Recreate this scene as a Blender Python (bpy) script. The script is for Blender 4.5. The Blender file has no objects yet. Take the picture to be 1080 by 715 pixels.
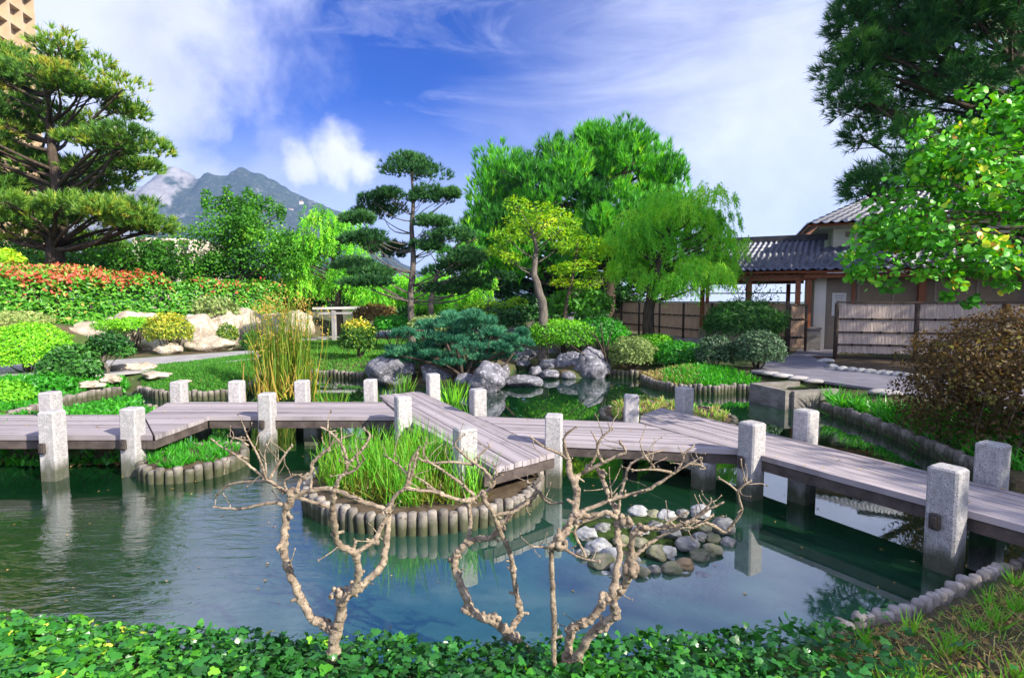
import bpy, math, random
import numpy as np
from mathutils import Vector, noise as mnoise
rng = np.random.default_rng(11)
random.seed(11)
S = bpy.context.scene
C = S.collection
PI = math.pi
R = math.radians
# ------------------------------------------------------------------ camera model (used to measure the place)
F_, H = 560.0, 2.1
TH = math.atan(39.5 / F_)
def ray(px, py):
    a = (px - 540) / F_; b = (357.5 - py) / F_
    return np.array([a, math.cos(TH) + b * math.sin(TH), -math.sin(TH) + b * math.cos(TH)])
def g(px, py, z=0.0):
    r = ray(px, py); t = (z - H) / r[2]
    return np.array([r[0] * t, r[1] * t, z])
def dp(px, py, Y):
    r = ray(px, py); t = Y / r[1]
    return np.array([r[0] * t, Y, H + r[2] * t])
cam = bpy.data.cameras.new('camera'); co = bpy.data.objects.new('camera', cam); C.objects.link(co)
cam.lens = F_ / 1080 * 36; cam.sensor_width = 36; cam.clip_end = 20000; cam.clip_start = 0.05
co.location = (0, 0, H); co.rotation_euler = (PI / 2 - TH, 0, 0)
S.camera = co

# ------------------------------------------------------------------ object helpers
def thing(name, label, cat, loc=(0, 0, 0), rz=0.0, group=None):
    o = bpy.data.objects.new(name, None); C.objects.link(o)
    o.empty_display_size = .1
    o.location = [float(v) for v in loc]; o.rotation_euler = (0, 0, rz)
    o['label'] = label; o['category'] = cat
    if group: o['group'] = group
    return o
def tag(o, label, cat, group=None, kind=None):
    o['label'] = label; o['category'] = cat
    if group: o['group'] = group
    if kind: o['kind'] = kind
    return o
def copy_tree(o, parent=None):
    c = o.copy(); C.objects.link(c)
    if parent is not None: c.parent = parent
    for ch in list(o.children): copy_tree(ch, c)
    return c
def wloc(p):
    l = np.zeros(3)
    while p is not None:
        l += np.array(p.location); p = p.parent
    return l
def link(name, me, mat, parent=None, loc=None):
    me.materials.append(mat)
    o = bpy.data.objects.new(name, me); C.objects.link(o)
    if parent is not None: o.parent = parent
    if loc is not None: o.location = [float(v) for v in loc]
    return o

class MB:
    def __init__(s): s.v = []; s.f = []; s.uv = None
    def add(s, vs, fs):
        b = len(s.v); s.v += [tuple(map(float, v)) for v in vs]; s.f += [tuple(i + b for i in f) for f in fs]
    def box(s, c, d, rz=0.0, bev=0.0):
        c = np.array(c, float); hx, hy, hz = np.array(d) / 2
        ca, sa = math.cos(rz), math.sin(rz)
        def P(x, y, z): return (c[0] + x * ca - y * sa, c[1] + x * sa + y * ca, c[2] + z)
        if bev <= 0:
            vs = [P(x, y, z) for z in (-hz, hz) for x, y in ((-hx, -hy), (hx, -hy), (hx, hy), (-hx, hy))]
            s.add(vs, [(3, 2, 1, 0), (4, 5, 6, 7)] + [(i, (i + 1) % 4, 4 + (i + 1) % 4, 4 + i) for i in range(4)])
        else:
            b = bev
            ring = [(-hx + b, -hy), (hx - b, -hy), (hx, -hy + b), (hx, hy - b), (hx - b, hy), (-hx + b, hy), (-hx, hy - b), (-hx, -hy + b)]
            def sc(k): return [(x * (hx - k) / hx, y * (hy - k) / hy) for x, y in ring]
            vs = [P(x, y, -hz) for x, y in sc(b)] + [P(x, y, -hz + b) for x, y in ring] + [P(x, y, hz - b) for x, y in ring] + [P(x, y, hz) for x, y in sc(b)]
            fs = [tuple(range(7, -1, -1)), tuple(range(24, 32))]
            for l in range(3):
                for i in range(8):
                    j = (i + 1) % 8; fs.append((l * 8 + i, l * 8 + j, l * 8 + 8 + j, l * 8 + 8 + i))
            s.add(vs, fs)
    def bar(s, a, b, w, h):
        a = np.array(a, float); b = np.array(b, float); t = b - a; t /= np.linalg.norm(t)
        up = np.array([0, 0, 1.]) if abs(t[2]) < .9 else np.array([0, 1., 0])
        sd = np.cross(t, up); sd /= np.linalg.norm(sd); u = np.cross(sd, t)
        vs = [p + sd * x * w / 2 + u * z * h / 2 for p in (a, b) for x, z in ((-1, -1), (1, -1), (1, 1), (-1, 1))]
        s.add(vs, [(0, 1, 2, 3), (7, 6, 5, 4)] + [(i, 4 + i, 4 + (i + 1) % 4, (i + 1) % 4) for i in range(4)])
    def tube(s, pts, rad, seg=8, cap=True, wob=0.0):
        pts = [np.array(p, float) for p in pts]; n = len(pts)
        if n < 2: return
        if not hasattr(rad, '__len__'): rad = [rad] * n
        ref = np.array([.31, .77, .55]); vs = []
        for i in range(n):
            t = pts[min(i + 1, n - 1)] - pts[max(i - 1, 0)]
            L = np.linalg.norm(t); t = t / L if L > 1e-9 else np.array([0, 0, 1.])
            a = ref - t * ref.dot(t)
            if np.linalg.norm(a) < 1e-3: a = np.array([1., 0, 0]) - t * t[0]
            a /= np.linalg.norm(a); ref = a; b = np.cross(t, a)
            for k in range(seg):
                an = 2 * PI * k / seg; rr = rad[i] * (1 + (random.uniform(-wob, wob) if wob else 0))
                vs.append(pts[i] + (a * math.cos(an) + b * math.sin(an)) * rr)
        fs = [(i * seg + k, i * seg + (k + 1) % seg, (i + 1) * seg + (k + 1) % seg, (i + 1) * seg + k) for i in range(n - 1) for k in range(seg)]
        if cap: fs += [tuple(range(seg - 1, -1, -1)), tuple((n - 1) * seg + k for k in range(seg))]
        s.add(vs, fs)
    def lathe(s, prof, seg=16, c=(0, 0, 0)):
        vs = [(c[0] + r * math.cos(2 * PI * k / seg), c[1] + r * math.sin(2 * PI * k / seg), c[2] + z) for r, z in prof for k in range(seg)]
        n = len(prof)
        s.add(vs, [(i * seg + k, i * seg + (k + 1) % seg, (i + 1) * seg + (k + 1) % seg, (i + 1) * seg + k) for i in range(n - 1) for k in range(seg)] + [tuple(range(seg - 1, -1, -1)), tuple((n - 1) * seg + k for k in range(seg))])
    def prism(s, poly, z0, z1):
        n = len(poly)
        a = sum(poly[i][0] * poly[(i + 1) % n][1] - poly[(i + 1) % n][0] * poly[i][1] for i in range(n))
        if a < 0: poly = poly[::-1]
        s.add([(p[0], p[1], z0) for p in poly] + [(p[0], p[1], z1) for p in poly],
              [tuple(range(n - 1, -1, -1)), tuple(range(n, 2 * n))] + [(i, (i + 1) % n, n + (i + 1) % n, n + i) for i in range(n)])
    def rock(s, c, r, seed=0, sub=3, cut=9, rough=.06, flat=None):
        U, T = ICO[sub]
        q = np.random.default_rng(seed + 77)
        n = q.normal(size=(cut, 3)); n /= np.linalg.norm(n, axis=1)[:, None]
        dd = q.uniform(.72, .98, cut)
        d = U @ n.T
        rr = np.where(d > .05, dd / np.maximum(d, .05), 9).min(axis=1)
        rr = np.minimum(rr, 1.0 + .05 * q.normal())
        off = q.uniform(0, 50, 3)
        nz = np.array([mnoise.fractal(Vector(u * 1.6 + off), 1.0, 2.0, 4) for u in U])
        rr = rr * (1 + rough * nz * 1.6)
        a = q.uniform(0, 2 * PI)
        V = U * rr[:, None]
        V = np.stack([V[:, 0] * math.cos(a) - V[:, 1] * math.sin(a), V[:, 0] * math.sin(a) + V[:, 1] * math.cos(a), V[:, 2]], 1) * np.array(r) + np.array(c)
        if flat is not None: V[:, 2] = np.minimum(V[:, 2], flat + nz * .02)
        s.add(V, T)
    def build(s, name, mat, parent=None, smooth=False, loc=None, local=False, uvf=None):
        me = bpy.data.meshes.new(name)
        V = np.array(s.v, float)
        org = np.zeros(3)
        if parent is not None and not local: org = wloc(parent)
        if parent is None and loc is not None: org = np.array(loc, float)
        if len(V): V = V - org
        me.from_pydata(V.tolist(), [], s.f); me.update()
        if s.uv is not None:
            uvl = me.uv_layers.new(name='UVMap'); arr = np.zeros((len(me.loops), 2)); 
            li = np.zeros(len(me.loops), int); me.loops.foreach_get('vertex_index', li)
            arr[:] = np.array(s.uv)[li]; uvl.data.foreach_set('uv', arr.ravel())
        if smooth: me.polygons.foreach_set('use_smooth', [True] * len(me.polygons))
        return link(name, me, mat, parent, loc if parent is None else None)
def _ico(sub):
    import bmesh
    bm = bmesh.new(); bmesh.ops.create_icosphere(bm, subdivisions=sub, radius=1)
    U = np.array([v.co[:] for v in bm.verts]); T = [tuple(v.index for v in f.verts) for f in bm.faces]; bm.free()
    return U, T
ICO = {k: _ico(k) for k in (1, 2, 3, 4, 5)}

# ------------------------------------------------------------------ materials
class NT:
    def __init__(s, nt): s.nt = nt; s.n = nt.nodes; s.l = nt.links
    def __call__(s, typ, ins=None, **kw):
        nd = s.n.new(typ)
        for k, v in kw.items(): setattr(nd, k, v)
        for k, v in (ins or {}).items():
            sk = nd.inputs[k]
            if isinstance(v, bpy.types.NodeSocket): s.l.new(v, sk)
            else: sk.default_value = v
        return nd
    def math(s, op, a, b=0.0, c=0.0, clamp=False):
        nd = s('ShaderNodeMath', {0: a, 1: b, 2: c}, operation=op); nd.use_clamp = clamp
        return nd.outputs[0]
    def mix(s, fac, a, b, blend='MIX'):
        nd = s('ShaderNodeMix', data_type='RGBA', blend_type=blend)
        for k, v in ((0, fac), (6, a), (7, b)):
            if isinstance(v, bpy.types.NodeSocket): s.l.new(v, nd.inputs[k])
            else: nd.inputs[k].default_value = v if k == 0 else (*v, 1) if len(v) == 3 else v
        return nd.outputs[2]
    def ramp(s, fac, stops, interp='LINEAR'):
        nd = s('ShaderNodeValToRGB', {0: fac}); cr = nd.color_ramp; cr.interpolation = interp
        while len(cr.elements) < len(stops): cr.elements.new(.5)
        for e, (p, c) in zip(cr.elements, stops):
            e.position = p; e.color = (*c, 1) if hasattr(c, '__len__') else (c, c, c, 1)
        return nd.outputs[0]
    def noise(s, vec, scale, detail=4, rough=.55, dist=0.0):
        return s('ShaderNodeTexNoise', {'Vector': vec, 'Scale': scale, 'Detail': detail, 'Roughness': rough, 'Distortion': dist}).outputs[0]
def newmat(name):
    m = bpy.data.materials.new(name); m.use_nodes = True
    m.node_tree.nodes.clear()
    return m, NT(m.node_tree)
def finish(t, bsdf):
    o = t('ShaderNodeOutputMaterial'); t.l.new(bsdf, o.inputs[0])
def surf(name, c1, c2=None, scale=4.0, rough=.75, bump=.3, bscale=30.0, spec=.3, c3=None, s3=60.0, t3=(.55, .7), stretch=(1, 1, 1), coord='pos', bdist=.01, detail=5, wet=0.0, rnd=0.0):
    """two noise-mixed colours, an optional speckle colour and a noise bump"""
    m, t = newmat(name)
    vec = t('ShaderNodeNewGeometry').outputs['Position'] if coord == 'pos' else t('ShaderNodeTexCoord').outputs['UV' if coord == 'uv' else 'Object']
    vec = t('ShaderNodeMapping', {0: vec, 3: stretch}).outputs[0]
    col = t.mix(t.ramp(t.noise(vec, scale, detail), [(.35, 0.), (.65, 1.)]), c1, c2 or tuple(.6 * v for v in c1))
    if c3: col = t.mix(t.ramp(t.noise(vec, s3, 3), [(t3[0], 0.), (t3[1], 1.)]), col, c3)
    b = t('ShaderNodeBump', {'Strength': bump, 'Distance': bdist, 'Height': t.noise(vec, bscale, 6, .65)})
    st = t.noise(t('ShaderNodeMapping', {0: t('ShaderNodeNewGeometry').outputs['Position'], 3: (6, 6, 1.2)}).outputs[0], 1.6, 5, .6)
    if rnd:      # every copy weathered to its own tone
        ri = t('ShaderNodeMapRange', {'Value': t('ShaderNodeObjectInfo').outputs['Random'], 1: 0., 2: 1., 3: 1 - rnd, 4: 1 + rnd * .5}).outputs[0]
        col = t('ShaderNodeVectorMath', {0: col, 3: ri}, operation='SCALE').outputs[0]
    if wet:
        pz = t('ShaderNodeSeparateXYZ', {0: t('ShaderNodeNewGeometry').outputs['Position']}).outputs[2]
        lv_ = t.math('SUBTRACT', pz, t.math('MULTIPLY', st, wet * 1.3))
        f_ = t('ShaderNodeMapRange', {'Value': lv_, 1: wet * .42, 2: -wet * .15, 3: 0., 4: .88}).outputs[0]
        col = t.mix(f_, col, (.055, .065, .025))
        col = t.mix(t.ramp(st, [(.52, 0.), (.74, .45)]), col, tuple(.45 * v for v in c1))
    p = t('ShaderNodeBsdfPrincipled', {'Base Color': col, 'Roughness': rough, 'Specular IOR Level': spec, 'Normal': b.outputs[0]})
    finish(t, p.outputs[0]); return m
def leafmat(name, stops, trans=.35, rough=.5, spec=.35, tcol=1.0, hue=.485):
    """per-leaf tint attribute picks the colour; light passes through the leaf"""
    m, t = newmat(name)
    a = t('ShaderNodeAttribute', attribute_name='tint').outputs['Fac']
    G_ = 2.0
    stops = [(p_, (min(.9, c_[0] * G_ * .98), min(.9, c_[1] * G_), c_[2] * G_ * .8)) for p_, c_ in stops]
    col = t.ramp(a, stops)
    p = t('ShaderNodeBsdfPrincipled', {'Base Color': col, 'Roughness': rough, 'Specular IOR Level': spec})
    tc = t('ShaderNodeHueSaturation', {'Hue': hue, 'Saturation': 1.1, 'Value': 1.5 * tcol, 'Color': col}).outputs[0]
    tr = t('ShaderNodeBsdfTranslucent', {'Color': tc})
    mx = t('ShaderNodeMixShader', {0: trans, 1: p.outputs[0], 2: tr.outputs[0]})
    finish(t, mx.outputs[0]); return m

# ------------------------------------------------------------------ leaves
def _sym(half):   # half rim: from base to tip along +v
    return half
TEMPL = {
    'kite': ([(0, 0, 0), (.45, -.5, .1), (1, 0, -.06), (.45, .5, .1)], [(0, 1, 2), (0, 2, 3)]),
    'needle': ([(0, -.5, 0), (0, .5, 0), (1, 0, 0)], [(0, 1, 2)]),
    'blade': ([(0, -.5, 0), (0, .5, 0), (.55, .42, .0), (.55, -.42, 0), (.85, .25, -.06), (.85, -.25, -.06), (1, 0, -.13)], [(0, 1, 2, 3), (3, 2, 4, 5), (5, 4, 6)]),
    'round': ([(0, 0, 0), (-.04, .3, .07), (.3, .55, .1), (.72, .4, .06), (1, 0, -.06), (.72, -.4, .06), (.3, -.55, .1), (-.04, -.3, .07)], [(0, 4, 3, 2, 1), (0, 7, 6, 5, 4)]),
    'ivy': ([(.3, 0, .02), (.02, 0, 0), (-.16, .26, -.05), (.1, .55, -.09), (.3, .34, -.02), (.62, .36, -.06), (1, 0, -.12), (.62, -.36, -.06), (.3, -.34, -.02), (.1, -.55, -.09), (-.16, -.26, -.05)],
            [(0, i, i + 1) for i in range(1, 10)] + [(0, 10, 1)]),
    'fan': ([(0, 0, 0), (.2, .3, .02), (.55, .5, -.04), (.5, .2, .03), (1, 0, -.1), (.5, -.2, .03), (.55, -.5, -.04), (.2, -.3, .02)], [(0, 3, 2, 1), (0, 5, 4, 3), (0, 7, 6, 5)]),
}
def norm(a): return a / np.maximum(np.linalg.norm(a, axis=-1, keepdims=True), 1e-9)
class LV:
    """collects leaves of one template"""
    def __init__(s, tmpl): s.t = tmpl; s.P = []; s.D = []; s.N = []; s.L = []; s.W = []; s.T = []
    def add(s, P, D, N, L, W, T):
        n = len(P)
        if n == 0: return
        s.P.append(P); s.D.append(D); s.N.append(N)
        for lst, v in ((s.L, L), (s.W, W), (s.T, T)): lst.append(np.broadcast_to(np.asarray(v, float), (n,)).copy())
    def build(s, name, mat, parent=None, loc=None):
        tv, tf = TEMPL[s.t]; tv = np.array(tv); k = len(tv)
        P = np.concatenate(s.P); D = norm(np.concatenate(s.D)); N = np.concatenate(s.N)
        L = np.concatenate(s.L)[:, None, None]; W = np.concatenate(s.W)[:, None, None]; T = np.concatenate(s.T)
        Sd = norm(np.cross(N, D)); N = np.cross(D, Sd)
        V = P[:, None] + L * tv[None, :, :1] * D[:, None] + W * tv[None, :, 1:2] * Sd[:, None] + L * tv[None, :, 2:] * N[:, None]
        org = wloc(parent) if parent is not None else np.zeros(3)
        V = (V - org).reshape(-1, 3); n = len(P)
        me = bpy.data.meshes.new(name)
        fl = [len(f) for f in tf]; idx = np.array([i for f in tf for i in f])
        me.vertices.add(len(V)); me.vertices.foreach_set('co', V.ravel())
        LI = (np.arange(n)[:, None] * k + idx[None]).ravel()
        me.loops.add(len(LI)); me.loops.foreach_set('vertex_index', LI)
        tot = np.tile(np.array(fl), n); st = np.concatenate([[0], np.cumsum(tot)[:-1]])
        me.polygons.add(len(tot)); me.polygons.foreach_set('loop_start', st)
        me.update(calc_edges=True)
        at = me.attributes.new('tint', 'FLOAT', 'POINT'); at.data.foreach_set('value', np.clip(np.repeat(T, k), 0, 1))
        return link(name, me, mat, parent)
def rdir(n): return norm(rng.normal(size=(n, 3)))
def perp(a):
    r = rdir(len(a)); return norm(np.cross(a, r))

def fill_leaf(lv, c, r, n, L, W, tint, up=.5, shell=.55, out=.8, droop=0.0):
    """leafy clump: leaves through an ellipsoid, denser towards its outside"""
    d = rdir(n); rad = rng.uniform(0, 1, n) ** (1 / (1 + 2 * (1 + shell)))
    P = c + d * rad[:, None] * r * rng.uniform(.8, 1.12, (n, 1))
    N = norm(d * out + np.array([0, 0, up]) + rng.normal(size=(n, 3)) * .55)
    D = norm(perp(N) + np.array([0, 0, -droop]) + d * .3)
    s = rng.uniform(.65, 1.3, n)
    lv.add(P, D, N, L * s, W * s, tint + rng.normal(size=n) * .16)
def fill_pine(lv, c, r, n, k, L, W, tint, up=.9, low=-.25, spread=.9):
    """needle tufts over an ellipsoid pad; k needles a tuft"""
    d = rdir(n * 3); d = d[d[:, 2] > low][:n]; n = len(d)
    P = c + d * r * (rng.uniform(.2, 1, (n, 1)) ** .45)
    A = norm(d * np.array([1, 1, .6]) * .8 + np.array([0, 0, up]) + rng.normal(size=(n, 3)) * .25)
    tt = tint + rng.normal(size=n) * .14
    A2 = np.repeat(A, k, 0); P2 = np.repeat(P, k, 0)
    D = norm(A2 + perp(A2) * rng.uniform(.2, spread, (n * k, 1)) * 1.2)
    P2 = P2 + A2 * rng.uniform(0, .45, (n * k, 1)) * L
    lv.add(P2, D, rdir(n * k), L * rng.uniform(.7, 1.2, n * k), W, np.repeat(tt, k) + rng.normal(size=n * k) * .08)
    return P
def fill_weep(lv, c, r, n, k, L, W, tint, length):
    """hanging strands of narrow leaves"""
    d = rdir(n); d[:, 2] = np.abs(d[:, 2]) * .9 - .1
    P = c + d * r * (rng.uniform(.3, 1, (n, 1)) ** .4)
    ln = length * rng.uniform(.4, 1.1, n); tt = tint + rng.normal(size=n) * .14
    s = rng.uniform(0, 1, (n, k)); out = norm(d * np.array([1, 1, 0]) + 1e-6)
    Q = P[:, None] + out[:, None] * (s * .28 * ln[:, None])[..., None] + np.array([0, 0, -1.])[None, None] * (s ** 1.25 * ln[:, None])[..., None] + rng.normal(size=(n, k, 3)) * .03
    Q = Q.reshape(-1, 3); m = len(Q)
    D = norm(np.array([0, 0, -1.]) + rng.normal(size=(m, 3)) * .45 + np.repeat(out, k, 0) * .4)
    lv.add(Q, D, rdir(m), L * rng.uniform(.7, 1.3, m), W, np.repeat(tt, k) + rng.normal(size=m) * .09)

def limb(a, b, n=6, sag=.0, wob=.05):
    a = np.array(a, float); b = np.array(b, float); L = np.linalg.norm(b - a)
    ph = rng.normal(size=3) * wob * L
    return [a + (b - a) * t + ph * math.sin(PI * t) + np.array([0, 0, sag * L * math.sin(PI * t)]) for t in np.linspace(0, 1, n)]
def lobes_to_pads(lobes, Y, n, pr, dy=1.0, flat=.6, spread=1.0):
    """lobes [(px,py,w,h,dY)] seen at distance Y -> n clump centres spread through their volumes"""
    out = []; wts = np.array([w * h for _, _, w, h, *_ in lobes], float); wts /= wts.sum()
    for i in range(n):
        l = lobes[rng.choice(len(lobes), p=wts)]
        yy = Y + (l[4] if len(l) > 4 else 0)
        c = dp(l[0], l[1], yy); k = yy / F_
        d = rdir(1)[0] * rng.uniform(.1, 1) ** .4
        rx, rz = l[2] / 2 * k, l[3] / 2 * k
        c = c + d * np.array([max(rx - pr * .6, .1), max(min(rx, 2.5) - pr * .6, .1) * dy, max(rz - pr * .5, .1)])
        q = pr * rng.uniform(.65, 1.25)
        out.append((c, np.array([q, q, q * flat])))
    return out
def skeleton(mb, trunk, pads, rl=.05, every=1, twigs=3, seg=6, sag=-.05, low=.35):
    """limbs from the trunk line to the clumps"""
    tp = [np.array(p[:3], float) for p in trunk]
    fine = []
    for i in range(len(tp) - 1):
        for t in np.linspace(0, 1, 6): fine.append(tp[i] + (tp[i + 1] - tp[i]) * t)
    fine = np.array(fine); zb = fine[0][2]; zt = fine[-1][2]
    for i, (c, r) in enumerate(pads):
        if i % every: continue
        zz = min(max(c[2] - low * np.linalg.norm((c - fine[-1])[:2]) - .3, zb + .3 * (zt - zb)), zt)
        a = fine[np.argmin(np.abs(fine[:, 2] - zz))]
        L = np.linalg.norm(c - a)
        rr = rl * min(1.3, .35 + L * .18)
        mb.tube(limb(a, c, 6, sag, .06), list(np.linspace(rr, rr * .3, 6)), seg)
        for _ in range(twigs):
            e = c + rdir(1)[0] * r * .9
            mb.tube(limb(a + (c - a) * rng.uniform(.55, .95), e, 4, 0, .06), list(np.linspace(rr * .35, rr * .1, 4)), 4)
# ------------------------------------------------------------------ daylight
SUN_EL, SUN_AZ = R(32), R(124)          # azimuth clockwise from +Y
tosun = np.array([math.sin(SUN_AZ) * math.cos(SUN_EL), math.cos(SUN_AZ) * math.cos(SUN_EL), math.sin(SUN_EL)])
sl = bpy.data.lights.new('sun', 'SUN'); so = bpy.data.objects.new('sun', sl); C.objects.link(so)
sl.energy = 5.0; sl.angle = R(.6); sl.color = (1, .93, .8)
so.rotation_euler = Vector(tosun).to_track_quat('Z', 'Y').to_euler(); so.location = (30, -15, 30)
W = bpy.data.worlds.new('World'); S.world = W; W.use_nodes = True
wt = NT(W.node_tree); W.node_tree.nodes.clear()
sky = wt('ShaderNodeTexSky', sky_type='NISHITA', sun_disc=False, sun_elevation=SUN_EL, sun_rotation=SUN_AZ, air_density=1.0, dust_density=.6, ozone_density=3.0)
dirv = wt('ShaderNodeTexCoord').outputs['Generated']
sx = wt('ShaderNodeSeparateXYZ', {0: dirv}); dz = sx.outputs[2]
skyc = wt('ShaderNodeHueSaturation', {'Saturation': 1.4, 'Value': .52, 'Color': sky.outputs[0]}).outputs[0]
skyc = wt.mix(1.0, skyc, (.17, .56, 1.38), 'MULTIPLY')
# clouds: soft patches of noise on the sky dome
stretch = wt('ShaderNodeMapping', {0: dirv, 3: (1, 1, 2.2)}).outputs[0]
n1 = wt.noise(stretch, 3.2, 8, .6, .3)
n2 = wt.noise(wt('ShaderNodeMapping', {0: dirv, 2: (0, .35, .2), 3: (1.2, 1, 5.5)}).outputs[0], 2.6, 9, .62, .8)
n3 = wt.noise(dirv, 11, 7, .6, .2)
def patch(px, py, r0, r1, amp=.1, nz=None):
    """round patch of sky in a direction, its edge broken by noise"""
    d = ray(px, py); d /= np.linalg.norm(d)
    dt = wt('ShaderNodeVectorMath', {0: dirv, 1: tuple(d)}, operation='DISTANCE').outputs['Value']
    e = wt.math('ADD', dt, wt.math('MULTIPLY', wt.math('SUBTRACT', nz or n3, .5), -amp))
    nd = wt('ShaderNodeMapRange', {'Value': e, 1: r1, 2: r0, 3: 0., 4: 1.}, interpolation_type='SMOOTHSTEP'); return nd.outputs[0]
def mx_(a, b): return wt.math('MAXIMUM', a, b)
bank = mx_(mx_(patch(60, 60, .12, .30, .30), patch(150, 95, .05, .17, .22)), mx_(patch(140, 170, .03, .2, .22), patch(30, -60, .1, .42, .35)))
bank = wt.math('MULTIPLY', bank, .86)
cumu = mx_(mx_(patch(352, 170, .02, .085, .11), mx_(patch(318, 178, .015, .075, .11), patch(382, 180, .01, .06, .10))), wt.math('MULTIPLY', patch(300, 190, .02, .14, .15), .6))
cumu = wt.math('MULTIPLY', cumu, .82)
wisp = wt.ramp(n2, [(.50, 0.), (.74, .6)])
wisp = wt.math('MULTIPLY', wisp, wt('ShaderNodeMapRange', {'Value': dz, 1: .05, 2: .3, 3: 1., 4: .75}).outputs[0])
right = patch(850, 215, .10, .66, .34, n2)
right = wt.math('MULTIPLY', right, .74)
mid = wt.math('MULTIPLY', patch(560, 190, .02, .26, .30, n2), .3)
band = wt('ShaderNodeMapRange', {'Value': dz, 1: .36, 2: .04, 3: 0., 4: .88}, interpolation_type='SMOOTHSTEP').outputs[0]
over = wt.math('MULTIPLY', wt.ramp(n1, [(.34, .1), (.62, .9)]), wt('ShaderNodeMapRange', {'Value': sx.outputs[1], 1: .45, 2: -.1, 3: 0., 4: .92}, interpolation_type='SMOOTHSTEP').outputs[0])  # bright cloud cover added overhead and behind the camera, unseen, as fill light
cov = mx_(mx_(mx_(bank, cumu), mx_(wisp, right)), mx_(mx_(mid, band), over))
shade = wt.ramp(wt.noise(dirv, 5, 6, .6), [(.3, .72), (.7, 1.)])
ccol = wt.mix(wt.math('MAXIMUM', right, band), (.68, .70, .88), (.92, .95, 1.02))
ccol = wt.mix(wt.math('MULTIPLY', band, wt.math('SUBTRACT', 1.0, right)), ccol, (.58, .66, .95))
ccol = wt.mix(cumu, ccol, (.93, .91, .92))
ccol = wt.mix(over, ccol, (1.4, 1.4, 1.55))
ccol = wt.mix(1.0, ccol, shade, 'MULTIPLY')
CLOUD = 7.6
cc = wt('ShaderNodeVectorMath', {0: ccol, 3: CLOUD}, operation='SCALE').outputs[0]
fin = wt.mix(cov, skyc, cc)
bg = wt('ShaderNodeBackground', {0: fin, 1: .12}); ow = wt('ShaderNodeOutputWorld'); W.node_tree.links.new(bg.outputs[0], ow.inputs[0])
S.view_settings.view_transform = 'Standard'; S.view_settings.look = 'None'; S.view_settings.exposure = 0.0; S.view_settings.gamma = 1
S.view_settings.use_curve_mapping = False
S.cycles.max_bounces = 7; S.cycles.diffuse_bounces = 3; S.cycles.glossy_bounces = 3; S.cycles.transmission_bounces = 4; S.cycles.transparent_max_bounces = 6
S.cycles.use_denoising = True; S.cycles.caustics_reflective = False; S.cycles.caustics_refractive = False
S.cycles.sample_clamp_indirect = 6

# ------------------------------------------------------------------ the pond outline
def G(px, py, z): return tuple(g(px, py, z)[:2])
NEAR = [(-11, 5.2), (-8, 3.9), (-5, 3.35), (-3.4, 3.12), (-2.4, 2.98), (-1.5, 2.86), (-.5, 2.8), (.4, 2.8), (1.1, 2.86), (1.7, 2.98)]
ER1 = [G(879, 660, .12), G(937, 647, .12), G(981, 631, .12), G(1016, 616, .12), G(1051, 600, .12), G(1080, 591, .12), (4.55, 4.35), (5.2, 4.9)]
ER2 = [(6.3, 5.3), G(1060, 506, .2), G(1030, 487, .2), G(985, 466, .2), G(940, 447, .2), G(900, 433, .2), G(868, 424, .2)]
BOX = [G(846, 425, 0), G(831, 432, 0), G(793, 422, 0)]
ER3 = [G(793, 406, .2), G(774, 405, .2), G(755, 407, .2), G(736, 406, .2), G(711, 405, .2), G(690, 401, .2), G(677, 395.5, .2)]
ER4 = [G(674, 391.5, .2), G(658, 390.5, .2), G(641, 389.6, .2)]
COVE = [G(620, 399, 0), G(590, 399, 0), G(566, 392, 0), G(550, 388, 0), G(536, 398, 0), G(520, 412, 0), G(490, 413, 0), G(450, 408, 0), G(408, 404, 0)]
ER5 = [G(384, 392.5, .2), G(360, 391, .2), G(334, 389.6, .2), G(308, 388.3, .2), G(290, 388.5, .2)]
ER6 = [G(274, 391, .2), G(273, 396, .2), G(262, 405.5, .2), G(240, 410.5, .2), G(215, 412, .2), G(190, 412, .2), G(165, 411, .2), G(146, 407, .2)]
ER7 = [G(127, 406.5, .2), G(98, 411.5, .2), G(71, 417, .2), G(36, 427, .2), G(0, 437, .2), (-9.3, 7.9), (-10.5, 7.2)]
POND = NEAR + ER1 + ER2 + BOX + ER3 + ER4 + COVE + ER5 + ER6 + ER7
ISLET_L = [(-10, 6.75), (-7.5, 6.62), (-5.6, 6.6), (-4.75, 6.75), (-4.85, 7.4), (-5.6, 8.3), (-6.75, 10.0), (-7.2, 9.4), (-7.5, 8.3), (-9.3, 7.3)]
def sdist(P, poly):
    """signed distance (positive outside) of points to a polygon"""
    P = np.asarray(P, float)[:, :2]; poly = np.array(poly, float); n = len(poly)
    dmin = np.full(len(P), 1e9); ins = np.zeros(len(P), bool)
    for i in range(n):
        a, b = poly[i], poly[(i + 1) % n]; e = b - a; w = P - a
        t = np.clip((w @ e) / (e @ e), 0, 1)
        dmin = np.minimum(dmin, np.linalg.norm(w - t[:, None] * e, axis=1))
        c = (a[1] <= P[:, 1]) != (b[1] <= P[:, 1])
        xi = a[0] + (P[:, 1] - a[1]) * (e[0] / (e[1] if abs(e[1]) > 1e-12 else 1e-12))
        ins ^= c & (P[:, 0] < xi)
    return np.where(ins, -dmin, dmin)
def smooth(a, b, x): t = np.clip((x - a) / (b - a), 0, 1); return t * t * (3 - 2 * t)
HA, HB = np.array([-14.6, 14.0]), np.array([-10.2, 22.9]); HD = (HB - HA) / np.linalg.norm(HB - HA); HN = np.array([-HD[1], HD[0]])
def hill(P): return (P[:, :2] - HA) @ HN
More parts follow.
